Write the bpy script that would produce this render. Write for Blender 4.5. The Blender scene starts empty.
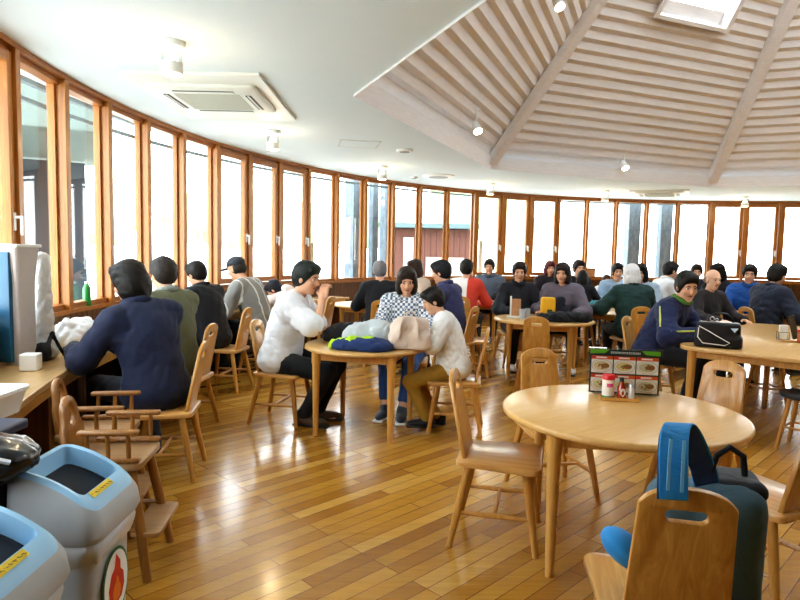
import bpy, bmesh, math, random
import numpy as np
from mathutils import Vector, Matrix, Euler
random.seed(7); rng = np.random.default_rng(7)
R_ = math.radians; PI = math.pi
scn = bpy.context.scene
COL = scn.collection

# ------------------------------------------------------------------ objects
def tag(o, label=None, cat=None, group=None, kind=None):
    if label: o['label'] = label
    if cat: o['category'] = cat
    if group: o['group'] = group
    if kind: o['kind'] = kind
    return o
def empty(name, loc=(0, 0, 0), rz=0.0, label=None, cat=None, group=None, kind=None):
    o = bpy.data.objects.new(name, None); COL.objects.link(o)
    o.location = loc; o.rotation_euler = (0, 0, rz); o.empty_display_size = .1
    return tag(o, label, cat, group, kind)
def link(name, me, mats=None, parent=None, smooth=35):
    if mats is not None:
        if not isinstance(mats, (list, tuple)): mats = [mats]
        if not len(me.materials):
            for m in mats: me.materials.append(m)
    if smooth:
        me.shade_smooth()
        if smooth < 180: me.set_sharp_from_angle(angle=R_(smooth))
    o = bpy.data.objects.new(name, me); COL.objects.link(o)
    if parent: o.parent = parent
    return o
def dup(o, parent=None):
    c = o.copy(); COL.objects.link(c); c.parent = parent
    for ch in list(o.children): dup(ch, c)
    return c

# ------------------------------------------------------------------ mesh builder
class MB:
    def __init__(s): s.v = []; s.f = []; s.m = []
    def add(s, vs, fs, mi=0):
        n = len(s.v); s.v += [tuple(v) for v in vs]
        s.f += [tuple(i + n for i in f) for f in fs]; s.m += [mi] * len(fs); return s
    def box(s, c, size, rot=None, mi=0):
        hx, hy, hz = [k / 2 for k in size]; c = Vector(c)
        vs = [Vector((x, y, z)) for x in (-hx, hx) for y in (-hy, hy) for z in (-hz, hz)]
        if rot is not None: vs = [rot @ v for v in vs]
        return s.add([v + c for v in vs], [(0, 1, 3, 2), (4, 6, 7, 5), (0, 4, 5, 1), (2, 3, 7, 6), (0, 2, 6, 4), (1, 5, 7, 3)], mi)
    def bar(s, a, b, ra, rb=None, n=12, mi=0, mid=None):
        rb = ra if rb is None else rb; a = Vector(a); b = Vector(b); d = (b - a).normalized()
        u = d.orthogonal().normalized(); w = d.cross(u)
        st = [(0, ra), (1, rb)] if mid is None else [(0, ra), (.5, mid), (1, rb)]
        rings = [[a.lerp(b, t) + (u * math.cos(2 * PI * i / n) + w * math.sin(2 * PI * i / n)) * r for i in range(n)] for t, r in st]
        return s.loft(rings, mi=mi)
    def loft(s, rings, cap=True, mi=0, closed=True):
        n = len(rings[0]); vs = [v for r in rings for v in r]; fs = []
        for k in range(len(rings) - 1):
            for i in range(n if closed else n - 1):
                j = (i + 1) % n
                fs.append((k * n + i, k * n + j, (k + 1) * n + j, (k + 1) * n + i))
        if cap:
            fs.append(tuple(reversed(range(n)))); fs.append(tuple(range((len(rings) - 1) * n, len(rings) * n)))
        return s.add(vs, fs, mi)
    def lathe(s, prof, c=(0, 0, 0), n=32, mi=0, cap=True):
        c = Vector(c)
        return s.loft([[c + Vector((r * math.cos(2 * PI * i / n), r * math.sin(2 * PI * i / n), z)) for i in range(n)] for r, z in prof], cap, mi)
    def tube(s, pts, r, n=8, mi=0):
        P = [Vector(p) for p in pts]; rings = []; u = None
        for i, p in enumerate(P):
            d = (P[min(i + 1, len(P) - 1)] - P[max(i - 1, 0)]).normalized()
            u = d.orthogonal().normalized() if u is None else (u - d * u.dot(d)).normalized()
            w = d.cross(u)
            rr = r[i] if isinstance(r, (list, tuple)) else r
            rings.append([p + (u * math.cos(2 * PI * k / n) + w * math.sin(2 * PI * k / n)) * rr for k in range(n)])
        return s.loft(rings, mi=mi)
    def ribbon(s, pts, wdir, w, t, mi=0):
        P = [Vector(p) for p in pts]; wd = Vector(wdir).normalized(); rings = []
        for i, p in enumerate(P):
            d = (P[min(i + 1, len(P) - 1)] - P[max(i - 1, 0)]).normalized()
            nn = d.cross(wd).normalized()
            rings.append([p + wd * a * w / 2 + nn * b * t / 2 for a, b in ((-1, -1), (1, -1), (1, 1), (-1, 1))])
        return s.loft(rings, mi=mi)
    def mesh(s, name='m'):
        me = bpy.data.meshes.new(name); me.from_pydata(s.v, [], s.f)
        me.polygons.foreach_set('material_index', s.m); me.update()
        bm = bmesh.new(); bm.from_mesh(me); bmesh.ops.recalc_face_normals(bm, faces=bm.faces); bm.to_mesh(me); bm.free()
        return me
    def build(s, name, mats, parent=None, smooth=35, bevel=0, seg=2):
        o = link(name, s.mesh(name), mats, parent, smooth)
        if bevel:
            b = o.modifiers.new('bevel', 'BEVEL'); b.width = bevel; b.segments = seg; b.limit_method = 'ANGLE'; b.angle_limit = R_(40)
        return o

def rrect(w, h, r, n=6):
    pts = []
    for cx, cy, a0 in ((w / 2 - r, h / 2 - r, 0), (-w / 2 + r, h / 2 - r, 90), (-w / 2 + r, -h / 2 + r, 180), (w / 2 - r, -h / 2 + r, 270)):
        for i in range(n + 1):
            a = R_(a0 + 90 * i / n); pts.append((cx + r * math.cos(a), cy + r * math.sin(a)))
    return pts
def plate(outline, holes, t, bevel=.003):
    """flat board in the XY plane (centred on z=0) with holes, rounded edges"""
    cu = bpy.data.curves.new('tmp', 'CURVE'); cu.dimensions = '2D'; cu.fill_mode = 'BOTH'
    cu.extrude = t / 2 - bevel; cu.bevel_depth = bevel; cu.bevel_resolution = 1; cu.offset = -bevel
    for pts in [outline] + holes:
        sp = cu.splines.new('POLY'); sp.points.add(len(pts) - 1)
        for p, q in zip(sp.points, pts): p.co = (q[0], q[1], 0, 1)
        sp.use_cyclic_u = True
    o = bpy.data.objects.new('tmp', cu); COL.objects.link(o)
    dg = bpy.context.evaluated_depsgraph_get(); dg.update()
    me = bpy.data.meshes.new_from_object(o.evaluated_get(dg))
    bpy.data.objects.remove(o); bpy.data.curves.remove(cu)
    bm = bmesh.new(); bm.from_mesh(me); bmesh.ops.remove_doubles(bm, verts=bm.verts, dist=1e-5); bm.to_mesh(me); bm.free()
    return me

# ------------------------------------------------------------------ materials
MATS = {}
def srgb(h):
    if isinstance(h, str):
        h = h.lstrip('#'); c = [int(h[i:i + 2], 16) / 255 for i in (0, 2, 4)]
    else: c = h
    return tuple(x / 12.92 if x <= .04045 else ((x + .055) / 1.055) ** 2.4 for x in c) + (1,)
class NT:
    def __init__(s, name):
        s.m = bpy.data.materials.new(name); s.m.use_nodes = True; s.t = s.m.node_tree; s.t.nodes.clear()
        s.out = s.n('ShaderNodeOutputMaterial'); s.b = s.n('ShaderNodeBsdfPrincipled'); s.l(s.b.outputs[0], s.out.inputs[0])
    def n(s, t, **k):
        x = s.t.nodes.new(t)
        for a, v in k.items():
            if a.startswith('i_'): x.inputs[int(a[2:]) if a[2:].isdigit() else a[2:].replace('_', ' ')].default_value = v
            else: setattr(x, a, v)
        return x
    def l(s, a, b): s.t.links.new(a, b)
    def co(s, scale=(1, 1, 1), rot=(0, 0, 0), kind='Object'):
        c = s.n('ShaderNodeTexCoord'); m = s.n('ShaderNodeMapping'); s.l(c.outputs[kind], m.inputs[0])
        m.inputs['Scale'].default_value = scale; m.inputs['Rotation'].default_value = rot; return m.outputs[0]
    def noise(s, vec, scale=5, detail=4, rough=.55, dist=0.):
        x = s.n('ShaderNodeTexNoise'); x.inputs['Scale'].default_value = scale; x.inputs['Detail'].default_value = detail
        x.inputs['Roughness'].default_value = rough; x.inputs['Distortion'].default_value = dist; s.l(vec, x.inputs['Vector']); return x.outputs[0]
    def ramp(s, fac, stops):
        r = s.n('ShaderNodeValToRGB'); e = r.color_ramp.elements
        while len(e) < len(stops): e.new(.5)
        for k, (p, c) in zip(e, stops): k.position = p; k.color = srgb(c)
        s.l(fac, r.inputs[0]); return r.outputs[0]
    def bump(s, h, strength=.2, dist=.01):
        b = s.n('ShaderNodeBump'); b.inputs['Strength'].default_value = strength; b.inputs['Distance'].default_value = dist
        s.l(h, b.inputs['Height']); s.l(b.outputs[0], s.b.inputs['Normal'])
    def set(s, **k):
        for a, v in k.items(): s.b.inputs[a.replace('_', ' ')].default_value = v
        return s
def wood(name, c1, c2, rough=.35, axis='z', coat=0.25, scale=1.):
    if name in MATS: return MATS[name]
    t = NT(name); sc = {'x': (1.2, 22, 22), 'y': (22, 1.2, 22), 'z': (22, 22, 1.2)}[axis]
    v = t.co(tuple(k * scale for k in sc)); f = t.noise(v, 1.6, 5, .6, 1.2)
    oi = t.n('ShaderNodeObjectInfo')
    col = t.ramp(f, [(.25, c1), (.75, c2)])
    hs = t.n('ShaderNodeHueSaturation'); mr = t.n('ShaderNodeMapRange'); t.l(oi.outputs['Random'], mr.inputs[0])
    mr.inputs[3].default_value = .9; mr.inputs[4].default_value = 1.1; t.l(mr.outputs[0], hs.inputs['Value']); t.l(col, hs.inputs['Color'])
    t.l(hs.outputs[0], t.b.inputs['Base Color']); t.set(Roughness=rough, Coat_Weight=coat, Coat_Roughness=.18)
    t.bump(f, .06, .003); MATS[name] = t.m; return t.m
def plain(name, c, rough=.5, metal=0., noise=.06, nscale=30, bump=0., coat=0., spec=.5, emit=None, es=0.):
    if name in MATS: return MATS[name]
    t = NT(name); v = t.co(); f = t.noise(v, nscale, 4)
    base = np.array(srgb(c)[:3])
    mx = t.n('ShaderNodeMix', data_type='RGBA'); t.l(f, mx.inputs[0])
    mx.inputs[6].default_value = (*np.clip(base * (1 - noise), 0, 1), 1); mx.inputs[7].default_value = (*np.clip(base * (1 + noise), 0, 1), 1)
    t.l(mx.outputs[2], t.b.inputs['Base Color']); t.set(Roughness=rough, Metallic=metal, Coat_Weight=coat); t.b.inputs['Specular IOR Level'].default_value = spec
    if bump: t.bump(f, bump, .004)
    if emit: t.b.inputs['Emission Color'].default_value = srgb(emit); t.b.inputs['Emission Strength'].default_value = es
    MATS[name] = t.m; return t.m
def hairmat(c):
    name = 'hair_' + c
    if name in MATS: return MATS[name]
    t = NT(name); f = t.noise(t.co((130, 130, 14)), 1.5, 3, .6, .8); base = np.array(srgb(c)[:3])
    mx = t.n('ShaderNodeMix', data_type='RGBA'); t.l(f, mx.inputs[0]); mx.inputs[6].default_value = (*(base * .55), 1); mx.inputs[7].default_value = (*np.clip(base * 1.6 + .004, 0, 1), 1)
    t.l(mx.outputs[2], t.b.inputs['Base Color']); t.set(Roughness=.55); t.b.inputs['Specular IOR Level'].default_value = .3; t.bump(f, .5, .004); MATS[name] = t.m; return t.m
def cloth(name, c, rough=.85, noise=.1, bump=.55):
    if name in MATS: return MATS[name]
    t = NT(name); v = t.co(); f = t.noise(v, 8, 5, .6, 1.6); g = t.noise(v, 220, 2)
    base = np.array(srgb(c)[:3]); mx = t.n('ShaderNodeMix', data_type='RGBA'); t.l(f, mx.inputs[0])
    mx.inputs[6].default_value = (*np.clip(base * (1 - noise), 0, 1), 1); mx.inputs[7].default_value = (*np.clip(base * (1 + noise), 0, 1), 1)
    t.l(mx.outputs[2], t.b.inputs['Base Color']); t.set(Roughness=rough, Sheen_Weight=.06)
    ad = t.n('ShaderNodeMath', operation='MULTIPLY_ADD'); t.l(g, ad.inputs[0]); ad.inputs[1].default_value = .06; t.l(f, ad.inputs[2])
    t.bump(ad.outputs[0], bump, .012); MATS[name] = t.m; return t.m
def glass(name, tint=(1, 1, 1), refl=1.0, rough=0.):
    if name in MATS: return MATS[name]
    t = NT(name); t.t.nodes.remove(t.b)
    tr = t.n('ShaderNodeBsdfTransparent'); tr.inputs[0].default_value = (*tint, 1)
    gl = t.n('ShaderNodeBsdfGlossy'); gl.inputs['Roughness'].default_value = rough
    ge = t.n('ShaderNodeNewGeometry'); dt = t.n('ShaderNodeVectorMath', operation='DOT_PRODUCT'); t.l(ge.outputs['Incoming'], dt.inputs[0]); t.l(ge.outputs['Normal'], dt.inputs[1])
    def mth(op, a, b): q = t.n('ShaderNodeMath', operation=op); (t.l(a, q.inputs[0]) if not isinstance(a, (int, float)) else setattr(q.inputs[0], 'default_value', a)); (t.l(b, q.inputs[1]) if not isinstance(b, (int, float)) else setattr(q.inputs[1], 'default_value', b)); return q.outputs[0]
    ab = mth('ABSOLUTE', dt.outputs['Value'], 0); pw = mth('POWER', mth('SUBTRACT', 1, ab), 5)     # Schlick reflectance, same from both sides
    mu = t.n('ShaderNodeMath', operation='MULTIPLY'); t.l(mth('MULTIPLY_ADD', pw, .95), mu.inputs[0]); mu.inputs[0].links[0].from_node.inputs[2].default_value = .045; mu.inputs[1].default_value = refl
    v = t.co(); f = t.noise(v, .6, 1); b = t.n('ShaderNodeBump'); b.inputs['Strength'].default_value = .01; t.l(f, b.inputs['Height']); t.l(b.outputs[0], gl.inputs['Normal'])
    mx = t.n('ShaderNodeMixShader'); t.l(mu.outputs[0], mx.inputs[0]); t.l(tr.outputs[0], mx.inputs[1]); t.l(gl.outputs[0], mx.inputs[2]); t.l(mx.outputs[0], t.out.inputs[0])
    MATS[name] = t.m; return t.m

# ------------------------------------------------------------------ signed-distance surfaces
def cap_(a, b, ra, rb=None): return ('c', np.array(a, float), np.array(b, float), ra, ra if rb is None else rb)
def ell(c, r, M=None): return ('e', np.array(c, float), np.array(r, float), None if M is None else np.array(M, float))
def rbx(c, h, r, M=None): return ('b', np.array(c, float), np.array(h, float), None if M is None else np.array(M, float), r)
def _bb(p):
    if p[0] == 'c': r = max(p[3], p[4]); return np.minimum(p[1], p[2]) - r, np.maximum(p[1], p[2]) + r
    h = p[2] if p[0] == 'e' else p[2] + 0
    if p[3] is not None: h = np.abs(p[3]) @ h
    return p[1] - h, p[1] + h
def _ev(p, X):
    if p[0] == 'c':
        a, b = p[1].astype(np.float32), p[2].astype(np.float32); d = b - a; L = max(float(d @ d), 1e-9)
        t = np.clip(((X - a) @ d) / L, 0, 1); return np.linalg.norm(X - a - t[..., None] * d, axis=-1) - (p[3] + (p[4] - p[3]) * t)
    Y = X - p[1].astype(np.float32)
    if p[3] is not None: Y = Y @ p[3].astype(np.float32)
    if p[0] == 'e':
        r = p[2].astype(np.float32); k0 = np.linalg.norm(Y / r, axis=-1); k1 = np.linalg.norm(Y / (r * r), axis=-1) + 1e-6; return k0 * (k0 - 1) / k1
    q = np.abs(Y) - (p[2] - p[4]).astype(np.float32); return np.linalg.norm(np.maximum(q, 0), axis=-1) + np.minimum(q.max(-1), 0) - p[4]
def sdf(prims, res=.012, k=.03, subs=(), cuts=(), wr=0., wf=18., seed=1):
    lo = np.min([_bb(p)[0] for p in prims], 0) - 3 * res - wr; hi = np.max([_bb(p)[1] for p in prims], 0) + 3 * res + wr
    n = np.ceil((hi - lo) / res).astype(int) + 1; ax = [(lo[i] + res * np.arange(n[i])).astype(np.float32) for i in range(3)]
    D = np.full(n, .5, np.float32)
    def region(p, m):
        a, b = _bb(p); i0 = np.clip(((a - m - lo) / res).astype(int), 0, n - 1); i1 = np.clip(((b + m - lo) / res).astype(int) + 2, 1, n)
        sl = tuple(slice(i0[i], i1[i]) for i in range(3)); X = np.stack(np.meshgrid(*[ax[i][sl[i]] for i in range(3)], indexing='ij'), -1); return sl, X
    for p in prims:
        sl, X = region(p, k + 2 * res + wr); d = _ev(p, X).astype(np.float32); a = D[sl]
        h = np.maximum(k - np.abs(a - d), 0) / k; D[sl] = np.minimum(a, d) - h * h * k * .25
    if wr:
        r2 = np.random.default_rng(seed); G = np.stack(np.meshgrid(*ax, indexing='ij'), -1); w = 0
        for i in range(5):
            dr = r2.normal(size=3); dr /= np.linalg.norm(dr); d2 = r2.normal(size=3)
            q = np.sin(G @ (dr * wf * (.6 + .45 * i)).astype(np.float32) + 1.6 * np.sin(G @ (d2 * wf * .5).astype(np.float32)) + r2.random() * 6); w = w + (1.2 - 2.4 * np.sqrt(np.abs(q))) * .6 / (1 + .3 * i)
        D += (w * wr * .4).astype(np.float32)
    for p, kk in subs:
        sl, X = region(p, kk + 2 * res); d = -_ev(p, X).astype(np.float32); a = D[sl]
        h = np.maximum(kk - np.abs(a - d), 0) / kk; D[sl] = np.maximum(a, d) + h * h * kk * .25
    for c, nn in cuts:
        nn = np.array(nn, float); nn /= np.linalg.norm(nn); c = np.array(c, float)
        d = (ax[0] - c[0])[:, None, None] * nn[0] + (ax[1] - c[1])[None, :, None] * nn[1] + (ax[2] - c[2])[None, None, :] * nn[2]
        D = np.maximum(D, d.astype(np.float32))
    return _nets(D, lo, res)
def _nets(D, lo, res):
    s = D < 0; c = [s[i:s.shape[0] - 1 + i, j:s.shape[1] - 1 + j, k:s.shape[2] - 1 + k] for i in (0, 1) for j in (0, 1) for k in (0, 1)]
    cnt = sum(x.astype(np.int8) for x in c); mixed = (cnt > 0) & (cnt < 8); ijk = np.argwhere(mixed)
    idx = np.full(mixed.shape, -1, np.int64); idx[mixed] = np.arange(len(ijk))
    pos = np.zeros((len(ijk), 3)); num = np.zeros(len(ijk))
    offs = [(i, j, k) for i in (0, 1) for j in (0, 1) for k in (0, 1)]
    for o in offs:
        for axx in range(3):
            if o[axx]: continue
            q = list(o); q[axx] = 1; A = ijk + o; B = ijk + q; d0 = D[tuple(A.T)]; d1 = D[tuple(B.T)]; m = (d0 < 0) != (d1 < 0)
            t = np.zeros(len(d0)); t[m] = d0[m] / (d0[m] - d1[m]); pp = A.astype(float); pp[:, axx] += t
            pos[m] += pp[m]; num[m] += 1
    V = lo + res * pos / num[:, None]; F = []
    for axx in range(3):
        a = [slice(None)] * 3; b = [slice(None)] * 3; a[axx] = slice(0, -1); b[axx] = slice(1, None)
        E = np.argwhere(s[tuple(a)] != s[tuple(b)]); u, v = [(1, 2), (2, 0), (0, 1)][axx]
        E = E[(E[:, u] > 0) & (E[:, v] > 0)]
        E = E[(E[:, u] < mixed.shape[u]) & (E[:, v] < mixed.shape[v])]
        def cell(du, dv):
            Q = E.copy(); Q[:, u] += du; Q[:, v] += dv; return idx[tuple(Q.T)]
        q = np.stack([cell(-1, -1), cell(0, -1), cell(0, 0), cell(-1, 0)], 1); ins = s[tuple(E.T)]
        q[~ins] = q[~ins][:, ::-1]; F.append(q)
    return V, np.concatenate(F)
def vfmesh(parts, name='m'):
    vs, fs, n = [], [], 0
    for V, F in parts: vs.append(V); fs.append(F + n); n += len(V)
    V = np.concatenate(vs); F = np.concatenate(fs); me = bpy.data.meshes.new(name)
    me.vertices.add(len(V)); me.vertices.foreach_set('co', V.astype(np.float32).ravel())
    me.loops.add(F.size); me.loops.foreach_set('vertex_index', F.astype(np.int32).ravel())
    me.polygons.add(len(F)); me.polygons.foreach_set('loop_start', np.arange(0, F.size, 4, dtype=np.int32))
    me.update(calc_edges=True); me.validate(); return me
def sdfobj(name, mat, parent, prims, **k): return link(name, vfmesh([sdf(prims, **k)], name), mat, parent, 180)
# ------------------------------------------------------------------ camera
CF, CP, CR, CH = 612.6, .0782, .0208, 1.45
cam = bpy.data.cameras.new('camera'); camo = bpy.data.objects.new('camera', cam); COL.objects.link(camo)
cam.sensor_width = 36; cam.lens = CF * 36 / 800; cam.clip_start = .05; cam.clip_end = 300
camo.matrix_world = Matrix.Translation((0, 0, CH)) @ Matrix.Rotation(PI / 2 - CP, 4, 'X') @ Matrix.Rotation(CR, 4, 'Z')
scn.camera = camo

# ------------------------------------------------------------------ palette
W_chair = wood('wood_chair', '#b27a32', '#d6a458', .33, 'z', .35)
W_seat = wood('wood_seat', '#bb8442', '#dcae6a', .28, 'y', .5)
W_table = wood('wood_table', '#c99c56', '#d8b176', .32, 'x', .3)
W_leg = wood('wood_leg', '#bf8a42', '#dcae64', .35, 'z', .3)
W_frame = wood('wood_frame', '#96591f', '#bf8236', .4, 'z', .2)
W_frameh = wood('wood_frame_flat', '#8c531e', '#b67a34', .4, 'x', .2)
W_dark = wood('wood_dark', '#5d3618', '#7d4d24', .5, 'z', .1)
W_counter = wood('wood_counter', '#cfa468', '#e2be86', .25, 'y', .45)
W_high = wood('wood_highchair', '#865627', '#a6763c', .35, 'z', .3)
W_highs = wood('wood_highseat', '#98704a', '#b08d62', .4, 'y', .25)
M_white = plain('white_plastic', '#eef0ee', .45, noise=.02)
M_ceil = plain('ceiling_paint', '#e0eef6', .9, noise=.015, nscale=4)
M_wall = plain('cream_wall', '#83755f', .9, noise=.02, nscale=4)
M_black = plain('black_plastic', '#16171a', .4)
M_metal = plain('metal', '#c8c9ca', .3, 1.)
M_grey = plain('grey_plastic', '#8b8f92', .5)
M_dark = plain('dark_grey', '#2a2b2e', .6)
M_pane = glass('window_glass', (.97, .985, .98), .8)
M_clear = glass('clear_plastic', (.93, .95, .95), 1.2)

# ------------------------------------------------------------------ the room
CX, CY, RW = 6.326, 5.393, 9.002
T0, DT = 3.2741, .0818
ZS, ZC = .93, 2.78
OX, OY, OR = 5.71, 5.33, 6.14
def circ(a, r): return (CX + r * math.cos(a), CY + r * math.sin(a))
def post(k): return T0 - DT * k

# floor: brick-bond planks running diagonally
t = NT('floor_planks'); v = t.co((1, 1, 1), (0, 0, R_(-45)))
bk = t.n('ShaderNodeTexBrick'); t.l(v, bk.inputs['Vector']); bk.offset = .37; bk.offset_frequency = 3; bk.squash = 1.0
for a, val in (('Scale', 1.), ('Mortar Size', .0022), ('Mortar Smooth', .2), ('Brick Width', .95), ('Row Height', .085), ('Bias', 0.)): bk.inputs[a].default_value = val
bk.inputs['Color1'].default_value = (0, 0, 0, 1); bk.inputs['Color2'].default_value = (1, 1, 1, 1); bk.inputs['Mortar'].default_value = (.5, .5, .5, 1)
col = t.ramp(bk.outputs['Color'], [(0, '#a37023'), (.35, '#b5822f'), (.7, '#c4933c'), (1, '#d2a552')])
g = t.noise(t.co((1.2, 18, 18), (0, 0, R_(-45))), 2.5, 5, .6, 1.)
gm = t.n('ShaderNodeMix', data_type='RGBA', blend_type='MULTIPLY'); gm.inputs[0].default_value = .55; t.l(col, gm.inputs[6]); t.l(t.ramp(g, [(.25, '#c9b8a0'), (.7, '#ffffff')]), gm.inputs[7])
dm = t.n('ShaderNodeMix', data_type='RGBA'); t.l(bk.outputs['Fac'], dm.inputs[0]); t.l(gm.outputs[2], dm.inputs[6]); dm.inputs[7].default_value = srgb('#6a3c12')
t.l(dm.outputs[2], t.b.inputs['Base Color'])
rr = t.n('ShaderNodeMapRange'); t.l(t.noise(t.co(), 3, 4), rr.inputs[0]); rr.inputs[3].default_value = .16; rr.inputs[4].default_value = .3; t.l(rr.outputs[0], t.b.inputs['Roughness'])
t.set(Coat_Weight=.35, Coat_Roughness=.12)
inv = t.n('ShaderNodeMath', operation='SUBTRACT'); inv.inputs[0].default_value = 1; t.l(bk.outputs['Fac'], inv.inputs[1]); t.bump(inv.outputs[0], .25, .002)
mb = MB(); mb.lathe([(9.25, -.12), (9.25, 0)], (CX, CY, 0), 96)
tag(mb.build('floor', t.m, smooth=0), kind='structure')

# low wall under the windows, sill, cream wall behind the camera
t = NT('low_wall_boards'); v = t.co(kind='UV')
wv = t.n('ShaderNodeTexWave', wave_type='BANDS', bands_direction='X'); wv.inputs['Scale'].default_value = 1.; t.l(v, wv.inputs['Vector'])
t.l(t.ramp(t.noise(t.co((14, 14, 1.2)), 2, 4), [(.3, '#543418'), (.7, '#704826')]), t.b.inputs['Base Color']); t.set(Roughness=.5); M_low = t.m
K0, K1 = -5, 28
mb = MB(); n = (K1 - K0) * 4
for i in range(n * 2):          # vertical boards as geometry
    a0 = post(K0 + i / 8); a1 = post(K0 + (i + 1) / 8); e = (a0 - a1) * .06
    r = [(*circ(a0 - e, RW), .0), (*circ(a1 + e, RW), .0), (*circ(a1 + e, RW), ZS - .02), (*circ(a0 - e, RW), ZS - .02)]
    o = [(*circ(a0, RW + .012), .0), (*circ(a1, RW + .012), .0), (*circ(a1, RW + .012), ZS - .02), (*circ(a0, RW + .012), ZS - .02)]
    mb.add(r + o, [(0, 1, 2, 3), (0, 3, 7, 4), (1, 5, 6, 2)])
for r in (RW + .012, RW + .16):
    mb.loft([[(*circ(post(K0 + i / 4), r), 0) for i in range(n + 1)], [(*circ(post(K0 + i / 4), r), ZS - .02) for i in range(n + 1)]], cap=False, closed=False)
tag(mb.build('wall_window_side', M_low, smooth=0), kind='structure')
def ringstrip(name, r0, r1, z0, z1, ka, kb, mat, step=4):
    m = MB(); N = int((kb - ka) * step)
    rings = [[(*circ(post(ka + i / step), r), z) for r, z in ((r0, z0), (r1, z0), (r1, z1), (r0, z1))] for i in range(N + 1)]
    m.loft(rings); return m.build(name, mat, smooth=30)
tag(ringstrip('trim_sill', RW - .02, RW + .18, ZS - .03, ZS, K0, K1, W_frameh), kind='structure')
tag(ringstrip('trim_head', RW - .012, RW + .16, ZC - .035, ZC + .01, K0, K1, W_frameh), kind='structure')
mb = MB(); A0, A1 = post(K0), post(K1) - 0; N = 60
ang = [A0 + (A1 + 2 * PI - A0) * i / N for i in range(N + 1)]
mb.loft([[(*circ(a, RW), 0), (*circ(a, RW + .15), 0), (*circ(a, RW + .15), ZC + .02), (*circ(a, RW), ZC + .02)] for a in ang])
tag(mb.build('wall_rear', M_wall, smooth=30), kind='structure')

# flat ceiling ring with the octagonal opening
mb = MB(); inn, out = [], []
for i in range(72):
    a = 2 * PI * i / 72; d = Vector((math.cos(a), math.sin(a)))
    k = int(i // 9); m = PI / 8 + k * PI / 4; ri = OR * math.cos(PI / 8) / math.cos(a - m)
    p = Vector((OX, OY)); inn.append((p.x + d.x * ri, p.y + d.y * ri, ZC))
    q = p - Vector((CX, CY)); b = q.dot(d); ro = -b + math.sqrt(b * b - q.dot(q) + (RW + .2) ** 2); out.append((p.x + d.x * ro, p.y + d.y * ro, ZC))
up = [(x, y, ZC + .05) for x, y, z in out]; inu = [(x, y, ZC + .05) for x, y, z in inn]
mb.loft([inu, inn, out, up], cap=False)
tag(mb.build('ceiling', M_ceil, smooth=0), kind='structure')

# clapboarded octagonal lantern above it
def OV(k): return Vector((OX + OR * math.cos(k * PI / 4), OY + OR * math.sin(k * PI / 4), 0))
ZR, HC, STOP = ZC + .2, 7.0, .63
APX = Vector((OX, OY, ZR + HC))
t = NT('whitewashed_board'); f = t.noise(t.co((3, 3, 40)), 2, 5, .6, .5)
t.l(t.ramp(f, [(.25, '#e2dedb'), (.75, '#efecea')]), t.b.inputs['Base Color']); t.set(Roughness=.75); M_board = t.m
SK = {k: (.31, .69, .272, .36) for k in range(8)}  # one skylight is real; those on the other panels are unseen, added for light
NR = 35
for k in range(8):
    P, Q = OV(k) + Vector((0, 0, ZR)), OV(k + 1) + Vector((0, 0, ZR)); nin = (APX - P).cross(Q - P).normalized()
    mid = (P + Q) / 2
    if nin.dot(Vector((OX, OY, ZR)) - mid) < 0: nin.negate()
    mb = MB()
    def pt(s, tt, o=0): return (P.lerp(APX, s)).lerp(Q.lerp(APX, s), tt) + nin * o
    for i in range(NR):
        s0, s1 = STOP * i / NR, STOP * (i + 1) / NR; spans = [(0, 1)]
        if k in SK and s0 > SK[k][2] - .012 and s1 < SK[k][3] + .012: spans = [(0, SK[k][0]), (SK[k][1], 1)]
        for a, b in spans:
            up_ = Vector((0, 0, HC * (s1 - s0))); lean = nin * .05
            mb.add([pt(s0, a, .0), pt(s0, b, .0), pt(s0, b, .0) + up_ + lean, pt(s0, a, .0) + up_ + lean, pt(s1, b), pt(s1, a)], [(0, 1, 2, 3), (3, 2, 4, 5)])
            e_ = .02 if a == 0 and b == 1 else 0; mb.add([pt(s0 - e_, a, -.12), pt(s0 - e_, b, -.12), pt(s1 + e_, b, -.12), pt(s1 + e_, a, -.12)], [(0, 1, 2, 3)])
    # plain fascia board of the rim, lapped behind the lowest board
    mb.add([P - Vector((0, 0, .24)) - nin * .1, Q - Vector((0, 0, .24)) - nin * .14, pt(.06, 1, -.14), pt(.06, 0, -.14)], [(0, 1, 2, 3)])
    mb.add([P - Vector((0, 0, .22)), Q - Vector((0, 0, .22)), Q + nin * .05, P + nin * .05], [(0, 1, 2, 3)])
    tag(mb.build('ceiling_board_panel', M_board, smooth=0), kind='structure')
    if k in SK:
        t0, t1, s0, s1 = SK[k]; rows = [STOP * i / NR for i in range(NR + 1)]
        lo = min(r for r, r2 in zip(rows, rows[1:]) if r > s0 - .012); hi = max(r2 for r, r2 in zip(rows, rows[1:]) if r2 < s1 + .012)
        win = empty('window_%d' % (40 + k), kind='structure'); fr = MB()
        c = [pt(lo, t0), pt(lo, t1), pt(hi, t1), pt(hi, t0)]; ci = [sum(c, Vector()) / 4 + (x - sum(c, Vector()) / 4) * .985 for x in c]
        fr.loft([[x + nin * .055 for x in ci], [x + nin * .055 for x in c], [x - nin * .25 for x in c], [x - nin * .25 for x in ci]], cap=False)
        b0 = [sum(c, Vector()) / 4 + (x - sum(c, Vector()) / 4) * 1.12 for x in c]
        fr.loft([[x + nin * .05 for x in b0], [x + nin * .065 for x in b0], [x + nin * .065 for x in ci], [x + nin * .02 for x in ci]], cap=False)
        fr.build('skylight_frame', M_board, win, 0)
        MB().add([x - nin * .2 for x in ci], [(0, 1, 2, 3)]).build('skylight_pane', M_pane, win, 0)
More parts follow.
